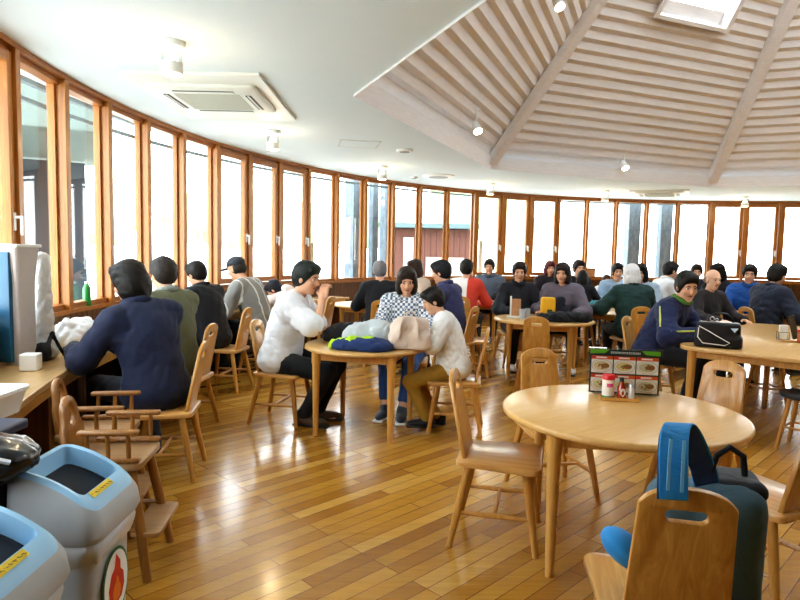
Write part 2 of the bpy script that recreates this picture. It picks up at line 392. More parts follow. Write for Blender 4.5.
# ridge boards and the added glazed top
for k in range(8):
    P = OV(k) + Vector((0, 0, ZR)); d = (APX - P).normalized(); side = Vector((-math.sin(k * PI / 4), math.cos(k * PI / 4), 0)); nin = d.cross(side).normalized()
    if nin.dot(Vector((OX, OY, ZR)) - P) < 0: nin.negate()
    P2 = P.lerp(APX, STOP + .02); mb = MB(); P = P - Vector((0, 0, .1))
    mb.loft([[q + side * a + nin * b for a, b in ((-.11, -.02), (.11, -.02), (.085, .075), (-.085, .075))] for q in (P, P2)])
    tag(mb.build('trim_ridge', M_board, smooth=0), kind='structure')
win = empty('window_49', kind='structure')       # unseen glazed cap, added to bring more daylight into the lantern
top = [(OV(k) + Vector((0, 0, ZR))).lerp(APX, STOP) for k in range(8)]; tc_ = Vector((OX, OY, top[0].z))
MB().add(top, [tuple(range(8))]).build('added_cap_pane', M_pane, win, 0)
mb = MB(); mb.loft([[tc_ + (p - tc_) * f + Vector((0, 0, z)) for p in top] for f, z in ((1.02, -.05), (.9, -.05), (.9, .05), (1.02, .05))] [:4], cap=False)
for k in range(4): mb.bar(tc_ + (top[k] - tc_) * .95, tc_ + (top[k + 4] - tc_) * .95, .05)
mb.build('added_cap_frame', M_board, win, 0)

# windows round the wall
WW = 2 * RW * math.sin(DT / 2)
def make_window(sash):
    w = empty('window', kind='structure'); m = MB()
    m.box((0, .065, (ZS + ZC) / 2), (.062, .15, ZC - ZS)); m.build('mullion', W_frame, w, 0, .004)
    m = MB(); m.box((WW / 2, .085, ZC - .055), (WW - .06, .09, .045)); m.box((WW / 2, .085, ZS + .022), (WW - .06, .1, .045)); m.build('rail', W_frameh, w, 0, .003)
    if sash:
        m = MB(); a, b = .034, WW - .034
        for x in (a + .034, b - .034): m.box((x, .045, (ZS + ZC) / 2), (.068, .06, ZC - ZS - .13))
        m.build('sash_stile', W_frame, w, 0, .004)
        m = MB()
        for z in (ZS + .09, ZC - .105): m.box((WW / 2, .045, z), (b - a - .13, .056, .07))
        m.build('sash_rail', W_frameh, w, 0, .004)
        m = MB(); m.box((WW / 2, .05, (ZS + ZC) / 2), (b - a - .13, .008, ZC - ZS - .24)); m.build('pane', M_pane, w, 0)
        m = MB(); hx = b - .034; m.box((hx, .011, 1.6), (.03, .012, .12)); m.bar((hx, .006, 1.63), (hx, -.035, 1.63), .009); m.box((hx, -.035, 1.575), (.02, .016, .13)); m.build('handle', M_white, w, 30, .003)
    else:
        m = MB(); m.box((WW / 2, .1, (ZS + ZC) / 2), (WW - .062, .008, ZC - ZS - .1)); m.build('pane', M_pane, w, 0)
        m = MB()
        for x in (.04, WW - .04): m.box((x, .085, (ZS + ZC) / 2), (.022, .03, ZC - ZS - .1))
        m.build('glazing_bead', W_frame, w, 0)
    return w
pf, ps = make_window(False), make_window(True); used = set(); SASH = {-4, -3, -2, -1, 5, 6, 7, 14, 15, 16, 22, 23, 24}
for k in range(K0, K1):
    p = ps if k in SASH else pf
    w = p if p.name not in used else dup(p)
    if w is p: used.add(p.name)
    w.location = (*circ(post(k), RW), 0); w.rotation_euler = (0, 0, post(k) - DT / 2 - PI / 2)
    w.name = 'window_%d' % (k - K0 + 1)
    if w is p: used.add(w.name)

# ------------------------------------------------------------------ outdoors
t = NT('pale_paving'); t.l(t.ramp(t.noise(t.co(), .8, 5), [(.3, '#cfcdc4'), (.7, '#e2e0d8')]), t.b.inputs['Base Color']); t.set(Roughness=.9)
mb = MB(); mb.loft([[(*circ(2 * PI * i / 64, r), -.15) for i in range(64)] for r in (9.1, 14., 90.)], cap=False)
tag(mb.build('ground', t.m, smooth=0), kind='structure')
M_eave = plain('eave_white', '#e9ebea', .8); M_gut = plain('gutter', '#77868a', .5)
mb = MB()
mb.loft([[(*circ(post(K0 + i / 4), r), z) for r, z in ((RW + .17, ZC + .06), (RW + .62, ZC + .12), (RW + .62, ZC + .22), (RW + .17, ZC + .22))] for i in range((K1 - K0) * 4 + 1)])
tag(mb.build('roof_eave', M_eave, smooth=30), kind='structure')
mb = MB()
mb.loft([[(*circ(post(K0 + i / 4), r), z) for r, z in ((RW + .62, ZC + .08), (RW + .68, ZC + .08), (RW + .68, ZC + .2), (RW + .62, ZC + .2))] for i in range((K1 - K0) * 4 + 1)])
mb.loft([[(*circ(post(K0 + i / 4), r), z) for r, z in ((RW + .7, ZC - .06), (RW + .73, ZC - .06), (RW + .73, ZC - .02), (RW + .7, ZC - .02))] for i in range((K1 - K0) * 4 + 1)])
tag(mb.build('trim_gutter', M_gut, smooth=30), kind='structure')
def along(px, r):     # floor point in direction of picture column px, on circle r
    dx = (px - 400) / 612.; d = Vector((dx, 1)).normalized(); q = Vector((-CX, -CY)); b = q.dot(d); s = -b + math.sqrt(b * b - q.dot(q) + r * r); return d * s
t = NT('grey_column'); t.l(t.ramp(t.noise(t.co((6, 6, 2)), 3, 5), [(.3, '#56626b'), (.7, '#76838c')]), t.b.inputs['Base Color']); t.set(Roughness=.8); M_colm = t.m
for px, wd, lab in ((353, .27, 'light grey outdoor pillar, leftmost of the five behind the glass'), (372, .15, 'slim dark grey pillar outside, second of the five from the left'), (386, .24, 'dark grey outdoor pillar just left of the red-brown hut'),
                    (629, .3, 'grey outdoor pillar left of a wooden post above the white-haired woman'), (661, .28, 'grey outdoor pillar behind the man in the white shirt, rightmost of the five')):
    p = along(px, RW + 1.15); e = empty('pillar', (p.x, p.y, -.15), math.atan2(p.y - CY, p.x - CX), lab, 'pillar', 'grey pillars outside the windows')
    m = MB(); m.box((0, 0, 1.5), (wd, wd, 3.06)); m.build('shaft', M_colm, e, 0, .01)
    m = MB(); m.box((0, 0, .12), (wd + .06, wd + .06, .24)); m.build('plinth', M_grey, e, 0, .01)
# red-brown hut
e = empty('hut', (1.0, 21, -.15), 0, 'small red-brown boarded hut with a flat grey roof outside the windows', 'hut')
M_hut = wood('hut_boards', '#4a2619', '#5e3526', .7, 'z', 0); m = MB()
for i in range(14): m.box((-1.3 + i * .2, 0, 1.2), (.19, .06, 2.4))
m.box((0, 1.2, 1.2), (2.7, 2.2, 2.38)); m.build('wall', M_hut, e, 0)
m = MB(); m.box((0, 1., 2.5), (3.2, 3., .16)); m.build('roof', plain('hut_roof', '#4d5f60', .6), e, 0, .01)
m = MB(); m.box((-.75, -.05, 1.1), (.32, .03, 2.0)); m.build('door', M_white, e, 0, .005)
m = MB(); m.box((.5, -.05, 1.05), (1.3, .03, .8)); m.build('window_board', plain('hut_panel', '#93867c', .7), e, 0, .005)
# grey pavilion seen through the first windows
e = empty('pavilion', (-8.08, 7.1, -.15), R_(28), 'grey slatted pavilion with a deep flat roof beyond the leftmost windows', 'building')
M_pav = plain('pavilion_grey', '#58635c', .8, noise=.15, nscale=3); m = MB(); m.box((0, 1.5, 3.6), (8.4, 4.0, .9)); m.build('roof', M_pav, e, 0, .02)
m = MB(); m.box((1.2, 2.8, 1.55), (5.6, .15, 3.1)); m.build('wall', plain('pavilion_wall', '#2e353b', .8), e, 0)
for x in (-3.6, -1.4, .8, 2.2, 3.6):
    m = MB(); m.box((x, -.2, 1.6), (.22, .22, 3.2)); m.build('post', plain('pavilion_post', '#3f342e', .7), e, 0, .01)
# hazy trees
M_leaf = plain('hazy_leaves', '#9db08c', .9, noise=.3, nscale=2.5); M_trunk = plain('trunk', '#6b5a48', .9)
def tree(x, y, h, w, lab, sd):
    e = empty('tree', (x, y, -.15), 0, lab, 'tree', 'hazy trees outside the windows'); r = np.random.default_rng(sd); pr = []
    for i in range(16):
        a = r.random() * 6.28; q = r.random() ** .5 * w * .55; z = h * (.45 + .5 * r.random()); pr.append(ell((q * math.cos(a), q * math.sin(a), z), np.array((w * .3, w * .3, h * .14)) * (.7 + .6 * r.random())))
    sdfobj('foliage', M_leaf, e, pr, res=.14, k=.3, wr=.14, wf=5., seed=sd)
    m = MB(); m.bar((0, 0, 0), (0, 0, h * .6), .14, .07); m.build('trunk', M_trunk, e)
tree(-14.5, 27, 4.0, 4.2, 'pale green bushy tree outside behind the third window from the left', 1)
tree(-9.2, 31, 4.2, 4.2, 'pale green tree outside behind the fourth window from the left', 2)
tree(-5.2, 36, 4.2, 3.8, 'pale green tree outside behind the fifth window from the left', 3)
tree(-1.6, 40, 4.8, 2.8, 'small pale tree outside above the man in the white T-shirt', 4)
tree(4.4, 34, 6.2, 3.4, 'tall pale green tree outside to the right of the hut', 5)

# ------------------------------------------------------------------ counter along the windows
KA, KB = -3.6, 8.6
e = empty('counter', (0, 0, 0), 0, 'long curved light wood counter running under the left-hand windows', 'counter')
N = 44; rings = [[(*circ(post(KA + (KB - KA) * i / N), r), z) for r, z in ((RW - .5, .66), (RW - .012, .66), (RW - .012, .70), (RW - .5, .70))] for i in range(N + 1)]
MB().loft(rings).build('worktop', W_counter, e, 30, .006)
rings = [[(*circ(post(KA + .1 + (KB - KA - .2) * i / N), r), z) for r, z in ((RW - .47, .59), (RW - .44, .59), (RW - .44, .66), (RW - .47, .66))] for i in range(N + 1)]
MB().loft(rings).build('apron', W_leg, e, 30)
for kk in (-3.5, -1.15, 1.2, 3.6, 6., 8.4):
    m = MB(); a = post(kk); m.box((*circ(a, RW - .25), .33), (.4, .04, .66), Matrix.Rotation(a, 3, 'Z')); m.build('support', W_dark, e, 0, .004)
# ------------------------------------------------------------------ chairs
SEATH = .43
def make_chair():
    e = empty('dining_chair')
    def yx(p): return [(a, b) for a, b in p]
    # seat: rounded trapezoid, wider in front (+y)
    out = []
    for (x, y, r) in ((.22, .215, .05), (-.22, .215, .05), (-.185, -.205, .04), (.185, -.205, .04)):
        for i in range(6):
            a0 = {(1, 1): 0, (-1, 1): 90, (-1, -1): 180, (1, -1): 270}[(1 if x > 0 else -1, 1 if y > 0 else -1)]
            a = R_(a0 + 90 * i / 5); out.append((x - math.copysign(r, x) + r * math.cos(a), y - math.copysign(r, y) + r * math.sin(a)))
    me = plate(out, [], .032, .008); me.transform(Matrix.Translation((0, 0, SEATH - .016))); link('seat', me, W_seat, e, 35)
    # backrest: tapered board, arched top, slot handle
    o = [(-.14, 0), (.14, 0), (.122, .385)] + [(.112 * math.cos(R_(20 + 140 * i / 10)) * 1.02, .385 + .055 * math.sin(R_(20 + 140 * i / 10)) * .95) for i in range(11)] + [(-.122, .385)]
    h = [(x * 1, y + .355) for x, y in rrect(.105, .036, .0175, 5)]
    me = plate(o, [list(reversed(h))], .022, .006)
    me.transform(Matrix.Translation((0, -.165, SEATH - .004)) @ Matrix.Rotation(R_(12), 4, 'X') @ Matrix.Rotation(R_(90), 4, 'X')); link('backrest', me, W_chair, e, 35)
    T = {(sx, sy): Vector((sx * .145, sy * .14, SEATH - .03)) for sx in (-1, 1) for sy in (-1, 1)}
    B = {(sx, sy): Vector((sx * .205, sy * (.2 if sy > 0 else .22), 0)) for sx in (-1, 1) for sy in (-1, 1)}
    for k in T: MB().bar(T[k], B[k], .021, .0145, 12, mid=.0205).build('leg', W_chair, e)
    def at(k, z): return T[k].lerp(B[k], 1 - z / (SEATH - .03))
    for s in (-1, 1): MB().bar(at((s, -1), .17), at((s, 1), .17), .009, .009, 8, mid=.014).build('stretcher', W_chair, e)
    a = (at((-1, -1), .17) + at((-1, 1), .17)) / 2; b = (at((1, -1), .17) + at((1, 1), .17)) / 2
    MB().bar(a, b, .009, .009, 8, mid=.014).build('stretcher', W_chair, e)
    return e
_chair = [None]
def chair(x, y, deg, label, group=None):
    if _chair[0] is None: o = _chair[0] = make_chair()
    else:
        o = dup(_chair[0])
    o.location = (x, y, 0); o.rotation_euler = (0, 0, R_(deg - 90)); o['label'] = label; o['category'] = 'chair'; o['group'] = group or 'wooden dining chairs'
    return o
def make_stool(x, y, deg, label):
    e = empty('stool', (x, y, 0), R_(deg), label, 'stool')
    MB().lathe([(.02, .4), (.16, .4), (.175, .412), (.175, .432), (.16, .44), (.02, .436)], n=28).build('seat', M_dark, e)
    for a in range(4):
        c, s = math.cos(a * PI / 2 + .78), math.sin(a * PI / 2 + .78); MB().bar((c * .11, s * .11, .41), (c * .19, s * .19, 0), .018, .014).build('leg', W_chair, e)
    for a in range(4):
        p = [(math.cos(b * PI / 2 + .78) * .157, math.sin(b * PI / 2 + .78) * .157, .17) for b in (a, a + 1)]; MB().bar(p[0], p[1], .009, .009, 8).build('stretcher', W_chair, e)
    return e
def make_highchair(label, x, y, deg):
    e = empty('high_chair', (x, y, 0), R_(deg - 90), label, 'high chair', 'wooden high chairs')
    out = []
    for (px, py, r) in ((.17, .17, .04), (-.17, .17, .04), (-.15, -.17, .03), (.15, -.17, .03)):
        a0 = {(1, 1): 0, (-1, 1): 90, (-1, -1): 180, (1, -1): 270}[(1 if px > 0 else -1, 1 if py > 0 else -1)]
        for i in range(5):
            a = R_(a0 + 22.5 * i); out.append((px - math.copysign(r, px) + r * math.cos(a), py - math.copysign(r, py) + r * math.sin(a)))
    me = plate(out, [], .03, .006); me.transform(Matrix.Translation((0, 0, .5))); link('seat', me, W_highs, e, 35)
    # back with a big oval grip loop
    o = [(-.115, 0), (.115, 0), (.1, .2), (.078, .235)] + [(.072 * math.cos(R_(5 + 170 * i / 12)), .262 + .082 * math.sin(R_(5 + 170 * i / 12))) for i in range(13)] + [(-.078, .235), (-.1, .2)]
    h = [(.036 * math.cos(-2 * PI * i / 16), .262 + .05 * math.sin(-2 * PI * i / 16)) for i in range(16)]
    me = plate(o, [h], .028, .008); me.transform(Matrix.Translation((0, -.15, .435)) @ Matrix.Rotation(R_(8), 4, 'X') @ Matrix.Rotation(R_(90), 4, 'X')); link('backrest', me, W_high, e, 35)
    T = {(sx, sy): Vector((sx * .12, sy * .12, .485)) for sx in (-1, 1) for sy in (-1, 1)}
    B = {(sx, sy): Vector((sx * .185, sy * .2, 0)) for sx in (-1, 1) for sy in (-1, 1)}
    for k in T: MB().bar(T[k], B[k], .021, .019, 12, mid=.023).build('leg', W_high, e)
    def at(k, z): return T[k].lerp(B[k], 1 - z / .485)
    for s in (-1, 1): MB().bar(at((s, -1), .22), at((s, 1), .22), .011, n=8).build('stretcher', W_high, e)
    MB().bar(at((-1, -1), .16), at((1, -1), .16), .011, n=8).build('stretcher', W_high, e)
    out = rrect(.35, .13, .03); me = plate(out, [], .022, .005); me.transform(Matrix.Translation((0, .185, .2))); link('footrest', me, W_highs, e, 35)
    for s in (-1, 1):
        ar = MB(); x0 = s * .165; ar.box((x0, .04, .655), (.038, .25, .022)); a_ = ar.build('armrest', W_high, e, 35, .008)
        for yy in (-.05, .035, .12):
            MB().bar((x0 * .94, yy, .512), (x0, yy, .65), .009, .009, 8, mid=.011).build('spindle', W_high, e)
        lo = MB(); lo.box((x0 * .93, .02, .53), (.03, .29, .022)); lo.build('side_rail', W_high, e, 35, .006)
    return e

# ------------------------------------------------------------------ tables
def round_table(x, y, r, lr, rot, label, group='round wooden tables'):
    e = empty('round_table', (x, y, 0), R_(rot), label, 'table', group)
    MB().lathe([(.01, .667), (r - .012, .667), (r - .003, .671), (r, .68), (r, .689), (r - .004, .697), (r - .014, .7), (.01, .7)], n=72).build('tabletop', W_table, e, 50)
    m = MB(); q = lr - .02
    for k in range(4):
        a, b = [Vector((q * math.cos(i * PI / 2), q * math.sin(i * PI / 2), .632)) for i in (k, k + 1)]; d = (b - a)
        m.box((a + b) / 2, (d.length, .022, .07), Matrix.Rotation(math.atan2(d.y, d.x), 3, 'Z'))
    m.build('apron', W_leg, e, 0, .003)
    for k in range(4):
        c, s = math.cos(k * PI / 2), math.sin(k * PI / 2); m = MB()
        m.loft([[(c * lr + rr * math.cos(2 * PI * i / 16), s * lr + rr * math.sin(2 * PI * i / 16), z) for i in range(16)] for rr, z in ((.036, .668), (.036, .58), (.031, .565), (.02, .02), (.019, 0))])
        m.build('leg', W_leg, e)
    return e
def long_table(cx, cy, L, Wd, deg, label):
    e = empty('dining_table', (cx, cy, 0), R_(deg), label, 'table')
    me = plate(rrect(L, Wd, .22, 10), [], .034, .006); me.transform(Matrix.Translation((0, 0, .683))); link('tabletop', me, W_table, e, 50)
    m = MB()
    for s in (-1, 1):
        m.box((0, s * (Wd / 2 - .12), .632), (L - .3, .022, .07)); m.box((s * (L / 2 - .14), 0, .632), (.022, Wd - .26, .07))
    m.build('apron', W_leg, e, 0, .003)
    for sx in (-1, 1):
        for sy in (-1, 1):
            m = MB(); m.bar((sx * (L / 2 - .14), sy * (Wd / 2 - .12), .667), (sx * (L / 2 - .13), sy * (Wd / 2 - .11), 0), .038, .026, 16); m.build('leg', W_leg, e)
    return e

# ------------------------------------------------------------------ people
def rot_to(y, up):
    y = np.array(y, float); y /= np.linalg.norm(y); up = np.array(up, float); z = up - y * (up @ y); z /= np.linalg.norm(z); x = np.cross(y, z); return np.stack([x, y, z], 1)
def ik(a, t, l1, l2, pole):
    a, t, pole = [np.array(q, float) for q in (a, t, pole)]; d = t - a; L = np.linalg.norm(d)
    if L > (l1 + l2) * .995: t = a + d / L * (l1 + l2) * .995; d = t - a; L = np.linalg.norm(d)
    u = d / L; c = (l1 * l1 - l2 * l2 + L * L) / (2 * L); h = math.sqrt(max(l1 * l1 - c * c, 1e-6)); p = pole - u * (pole @ u); p /= np.linalg.norm(p)
    return a + u * c + p * h, t
SKINS = {'a': '#d9a888', 'b': '#cf9a78', 'c': '#e3b698'}
M_eye = plain('eye_white', '#e8e4df', .3, noise=0); M_iris = plain('eye_dark', '#1c1410', .2, noise=0); M_lip = plain('lips', '#b06a5e', .5, noise=0)
def hand(wr, fd, nrm, side, curl, res, s):
    """palm + five bent fingers; fd forearm direction, nrm = palm facing"""
    M = rot_to(fd, -np.array(nrm, float)); wr = np.array(wr, float)     # columns: x side, y along fingers, z back of the hand
    P = lambda x, y, z: wr + s * (M @ np.array((x * side, y, z)))
    pr = [rbx(wr + s * (M @ np.array((0, .045, 0))), np.array((.04, .05, .014)) * s, .012 * s, M), cap_(P(0, -.03, 0), P(0, .02, 0), .024 * s, .024 * s)]
    for x, L, sp in ((-.031, .068, -.12), (-.0105, .078, -.03), (.0105, .073, .05), (.031, .056, .14)):
        p = np.array((x, .092, 0.)); a = 0.
        for f, r0, r1, da in ((.45, .0095, .0088, .5), (.32, .0088, .0082, .9), (.25, .0082, .007, .6)):
            a += da * curl; q = p + L * f * 1.05 * np.array((math.sin(sp) * math.cos(a), math.cos(sp) * math.cos(a), -math.sin(a)))
            pr.append(cap_(P(*p), P(*q), r0 * s, r1 * s)); p = q
    b = np.array((-.032, .025, -.004)); c = b + np.array((-.03, .03, -.012)); d = c + np.array((-.008, .03, -.016 * curl - .002))
    pr += [cap_(P(*b), P(*c), .0135 * s, .0105 * s), cap_(P(*c), P(*d), .0105 * s, .008 * s)]
    return sdf(pr, res=res, k=.008 * s)
def person(label, loc, deg, s=1.05, lean=8, side=0, hz=.522, yaw=0, pitch=5, handL=(-.2, .4, .73), handR=(.2, .4, .73), footL=(-.13, .42, .075), footR=(.13, .42, .075),
           top='#333', bot='#222', hair='#1a1513', style='short', skin='a', sleeve='long', shoes='#2a2a2c', res=.016, fat=1., collar=None, topmat=None, hood=False, glasses=False, curl=.55, group=None, hem=-.05, sock=None, capcol=None, armpole=None, stripe=None):
    hz = hz / s
    e = empty('person', (*loc, 0), R_(deg - 90), label, 'person', group)
    e.scale = (s, s, s)
    mS = plain('skin_' + skin, SKINS[skin], .55, noise=.04); mT = topmat or cloth('cloth_' + top, top); mB = cloth('cloth_' + bot, bot)
    H = lambda q: np.array(q, float) / s
    Lr, Sr = R_(lean), R_(side)
    def dirv(f): return np.array((math.sin(Sr * f), math.sin(Lr * f), math.cos(Lr * f) * math.cos(Sr * f)))
    P = np.array((0, 0, hz)); d1, d2, d3 = dirv(.6), dirv(1.1), dirv(1.35)
    waist = P + d1 * .17; chest = waist + d2 * .19; nb = chest + d3 * .14; fwd = np.array((0, math.cos(Lr * 1.1), -math.sin(Lr * 1.1))); rt = np.array((math.cos(Sr), 0, -math.sin(Sr)))
    nt = nb + (d3 + np.array((0, .25, 0))) * .075
    # head frame
    hy, hp = R_(yaw), R_(pitch); M = np.array(Matrix.Rotation(hy, 3, 'Z') @ Matrix.Rotation(-hp, 3, 'X') @ Matrix.Rotation(R_(side * .3), 3, 'Y'))
    hc = nt + M @ np.array((0, .018, .085)); hd = lambda x, y, z: hc + M @ np.array((x, y, z)) * .96
    hr = lambda *r: np.array(r) * .96
    sh = {sd: nb - d3 * .055 + rt * sd * .165 for sd in (-1, 1)}; hip = {sd: P + np.array((sd * .09, 0, 0)) for sd in (-1, 1)}
    hnd = {-1: H(handL), 1: H(handR)}; ft = {-1: H(footL), 1: H(footR)}; elb, wri, kn, an = {}, {}, {}, {}
    for sd in (-1, 1):
        pole = armpole[sd] if armpole else (sd * .7, -.35, -.8)
        elb[sd], wri[sd] = ik(sh[sd], hnd[sd], .275, .245, pole); kn[sd], an[sd] = ik(hip[sd], ft[sd], .42, .40, (sd * .12, 1, .7))
    # ---- body: one continuous skin
    pr = [ell(chest, (.145, .095, .16), rot_to(fwd, d2)), ell(waist, (.125, .09, .14), rot_to(fwd, d1)), ell(P, (.15, .105, .105)), cap_(nb - d3 * .04, nt + M @ np.array((0, .0, .03)), .052, .048)]
    for sd in (-1, 1):
        pr += [cap_(nb - d3 * .03 + rt * sd * .06, sh[sd], .055, .052), cap_(sh[sd], elb[sd], .048, .038), cap_(elb[sd], wri[sd], .038, .026)]
        pr += [cap_(hip[sd], kn[sd], .078, .054), cap_(kn[sd], an[sd], .052, .034), cap_(an[sd] + np.array((0, -.03, -.03)), an[sd] + np.array((0, .13, -.05)), .034, .026)]
    fine = min(res, .011)
    head = [ell(hd(0, -.012, .032), hr(.077, .095, .088), M), ell(hd(0, .022, -.045), hr(.058, .066, .074), M), cap_(hd(0, .058, -.1), hd(0, .052, -.098), .024), cap_(hd(0, .088, .004), hd(0, .106, -.03), .009, .0145),
            cap_(hd(-.034, .076, .024), hd(.034, .076, .024), .014), cap_(nt + M @ np.array((0, -.005, .05)), nt, .047, .05)]
    head += [ell(hd(sx * .034, .062, -.03), hr(.028, .022, .026), M) for sx in (-1, 1)]
    ears = [ell(hd(sx * .079, -.004, -.01), hr(.011, .02, .032), M) for sx in (-1, 1)]
    mesh = [sdf(pr, res=max(res, .013), k=.035), sdf(head, res=min(res, .0085), k=.016), ]
    mesh += [sdf([x], res=.007, k=.004) for x in ears]
    for sd in (-1, 1):
        fd = wri[sd] - elb[sd]; fd = fd / np.linalg.norm(fd); nrm = np.array((-sd * .35, .1, -1.)); nrm = nrm - fd * (nrm @ fd)
        if np.linalg.norm(nrm) < .2: nrm = np.array((-sd, .2, 0)) - fd * (-sd * fd[0] + .2 * fd[1])
        mesh.append(hand(wri[sd], fd, nrm, sd, curl, .0055 if res < .014 else .0075, .95))
    b = link('body', vfmesh(mesh, 'body'), mS, e, 180)
    # ---- face
    for sx in (-1, 1):
        V, F = sdf([ell(hd(sx * .031, .079, .002), hr(.0135, .009, .0075), M)], res=.003, k=.002); me = vfmesh([(V, F)]); me.materials.append(M_eye); me.materials.append(M_iris)
        ctr = hd(sx * .031, .079, .002); lv = (V - ctr) @ M
        for p in me.polygons:
            q = lv[list(p.vertices)].mean(0)
            if q[1] > 0 and abs(q[0]) < .0062: p.material_index = 1
        o = bpy.data.objects.new('eye', me); COL.objects.link(o); o.parent = e; me.shade_smooth()
        m = MB(); m.tube([hd(sx * .014, .09, .021), hd(sx * .03, .09, .026), hd(sx * .046, .078, .02)], .0035, 6); m.build('eyebrow', hairmat(hair), e)
    m = MB(); m.tube([hd(-.023, .078, -.066), hd(-.01, .0865, -.0635), hd(0, .087, -.065), hd(.01, .0865, -.0635), hd(.023, .078, -.066)], [.003, .006, .0065, .006, .003], 8); m.build('mouth', M_lip, e)
    if glasses:
        m = MB()
        for sx in (-1, 1):
            m.tube([hd(sx * .031 + .023 * math.cos(a * PI / 6), .096, .018 * math.sin(a * PI / 6)) for a in range(13)], .0022, 6); m.tube([hd(sx * .054, .094, .004), hd(sx * .08, .0, .004)], .002, 6)
        m.build('glasses', M_black, e)
    # ---- hair
    mh = hairmat(hair)
    hp_ = [ell(hd(0, -.016, .036), hr(.09, .108, .1), M)]; cuts = []
    face = (ell(hd(0, .125, -.035), hr(.073, .08, .092), M), .012)
    if style == 'short': hp_ += [ell(hd(0, -.05, -.01), hr(.08, .062, .075), M), ell(hd(0, .05, .085), hr(.065, .05, .035), M)]; cuts = [(hd(0, 0, -.07), M @ np.array((0, .25, -1.))), (hd(0, .02, -.035), M @ np.array((0, .8, -.6)))]
    if style in ('bob', 'white'): hp_ += [ell(hd(sx * .062, -.03, -.055), hr(.04, .07, .095), M) for sx in (-1, 1)] + [ell(hd(0, -.075, -.05), hr(.075, .045, .1), M), ell(hd(0, .055, .08), hr(.07, .05, .04), M)]; cuts = [(hd(0, 0, -.14), M @ np.array((0, 0, -1.)))]
    if style == 'shag': hp_ += [ell(hd(sx * .05, -.035, -.035), hr(.05, .065, .085), M) for sx in (-1, 1)] + [ell(hd(0, -.065, -.03), hr(.08, .055, .1), M), ell(hd(0, .05, .085), hr(.07, .05, .04), M)]; cuts = [(hd(0, 0, -.105), M @ np.array((0, .15, -1.)))]
    if style == 'bun': hp_ += [ell(hd(0, -.05, -.0), hr(.078, .06, .075), M), ell(hd(0, -.13, .03), hr(.045, .045, .045), M)]; cuts = [(hd(0, .02, -.03), M @ np.array((0, .7, -.7)))]
    if style == 'bald': hp_ = [ell(hd(0, -.045, -.005), hr(.088, .075, .055), M)]; cuts = [(hd(0, .01, 0), M @ np.array((0, 1., .1)))]
    if style == 'cap': hp_ = [ell(hd(0, -.03, -.005), hr(.086, .085, .07), M)]; cuts = [(hd(0, .02, -.035), M @ np.array((0, .8, -.6)))]
    sdfobj('hair', mh, e, hp_, res=min(res, .0095), k=.02, subs=[face], cuts=cuts, wr=.009, wf=60, seed=int(abs(loc[0] * 97 + loc[1] * 31)))
    if style == 'cap':
        c = sdf([ell(hd(0, -.012, .052), hr(.092, .108, .085), M)], res=.009, k=.01, cuts=[(hd(0, 0, .035), M @ np.array((0, .1, -1.)))])
        br = sdf([ell(hd(0, .12, .036), hr(.07, .075, .009), M)], res=.006, k=.005); o = link('cap', vfmesh([c]), cloth('cap_' + capcol, capcol), e, 180); link('cap_brim', vfmesh([br]), cloth('cap_' + capcol, capcol), o, 180)
    # ---- top
    inf = .022 * fat
    tp = [ell(chest, (.15 + inf, .1 + inf, .165), rot_to(fwd, d2)), ell(waist, (.135 + inf, .1 + inf, .15), rot_to(fwd, d1)), ell(P + d1 * .03, (.152 + inf, .112 + inf, .1))]
    tp += [ell((chest + waist) / 2, (.146 + inf, .1 + inf, .16), rot_to(fwd, d1)), ell((waist + P) / 2, (.145 + inf, .104 + inf, .14))]
    ia = .016 * fat
    if hem < -.05: tp.append(ell(P + np.array((0, -.01, -.0)), (.165 + inf, .125 + inf, .12)))
    for sd in (-1, 1):
        tp += [cap_(nb - d3 * .03 + rt * sd * .07, sh[sd], .052 + ia, .05 + ia)]
        if sleeve == 'long': tp += [cap_(sh[sd], elb[sd], .05 + ia, .043 + ia), cap_(elb[sd], wri[sd] + (elb[sd] - wri[sd]) * .06, .043 + ia, .03 + ia)]
        else: tp += [cap_(sh[sd], sh[sd] + (elb[sd] - sh[sd]) * .8, .052 + ia, .066 + ia)]
    sb = [(cap_(nt, nt + (nt - nb) * 1.2 + np.array((0, .02, 0)), .062, .075), .01)]; ct = [(P + np.array((0, 0, hem)), (0, 0, -1.))]
    for sd in (-1, 1):
        if sleeve != 'long': pass
    o = sdfobj('jacket' if sleeve == 'long' else 'shirt', mT, e, tp, res=res, k=.045, subs=sb, cuts=ct, wr=.015, wf=30, seed=int(abs(loc[0] * 53 + loc[1] * 17)) + 3)
    if collar or hood:
        rings = []
        for i in range(13):
            a = 2 * PI * i / 12; rings.append(nb + d3 * .035 + np.array((.068 * math.cos(a), .062 * math.sin(a) + .012, .02 * math.sin(a) * -1)))
        pr2 = [cap_(p, q, .022 if not hood else .034) for p, q in zip(rings, rings[1:])]
        if hood: pr2 += [ell(nb - fwd * .1 - d3 * .0, (.11, .06, .1), rot_to(fwd, d3))]
        sdfobj('collar' if not hood else 'hood', cloth('cloth_' + (collar or top), collar or top), e, pr2, res=min(res, .012), k=.02, subs=[(cap_(nt, nb, .05), .005)])
    if stripe:
        for sd in (-1, 1):
            q = [nb + rt * sd * .075 + d3 * .03]; pl = (rt * sd + np.array((0, -.35, .35))); pl /= np.linalg.norm(pl)
            for A, B, r0, r1 in ((sh[sd], elb[sd], .05 + ia, .043 + ia), (elb[sd], wri[sd], .043 + ia, .03 + ia)):
                for u in (.0, .2, .4, .6, .8):
                    d = (B - A) / np.linalg.norm(B - A); n_ = pl - d * (pl @ d); n_ /= np.linalg.norm(n_); q.append(A + (B - A) * u + n_ * (r0 + (r1 - r0) * u + .012))
            m = MB(); m.tube(q, .0075, 6); m.build('piping', cloth('piping_' + stripe, stripe), o)
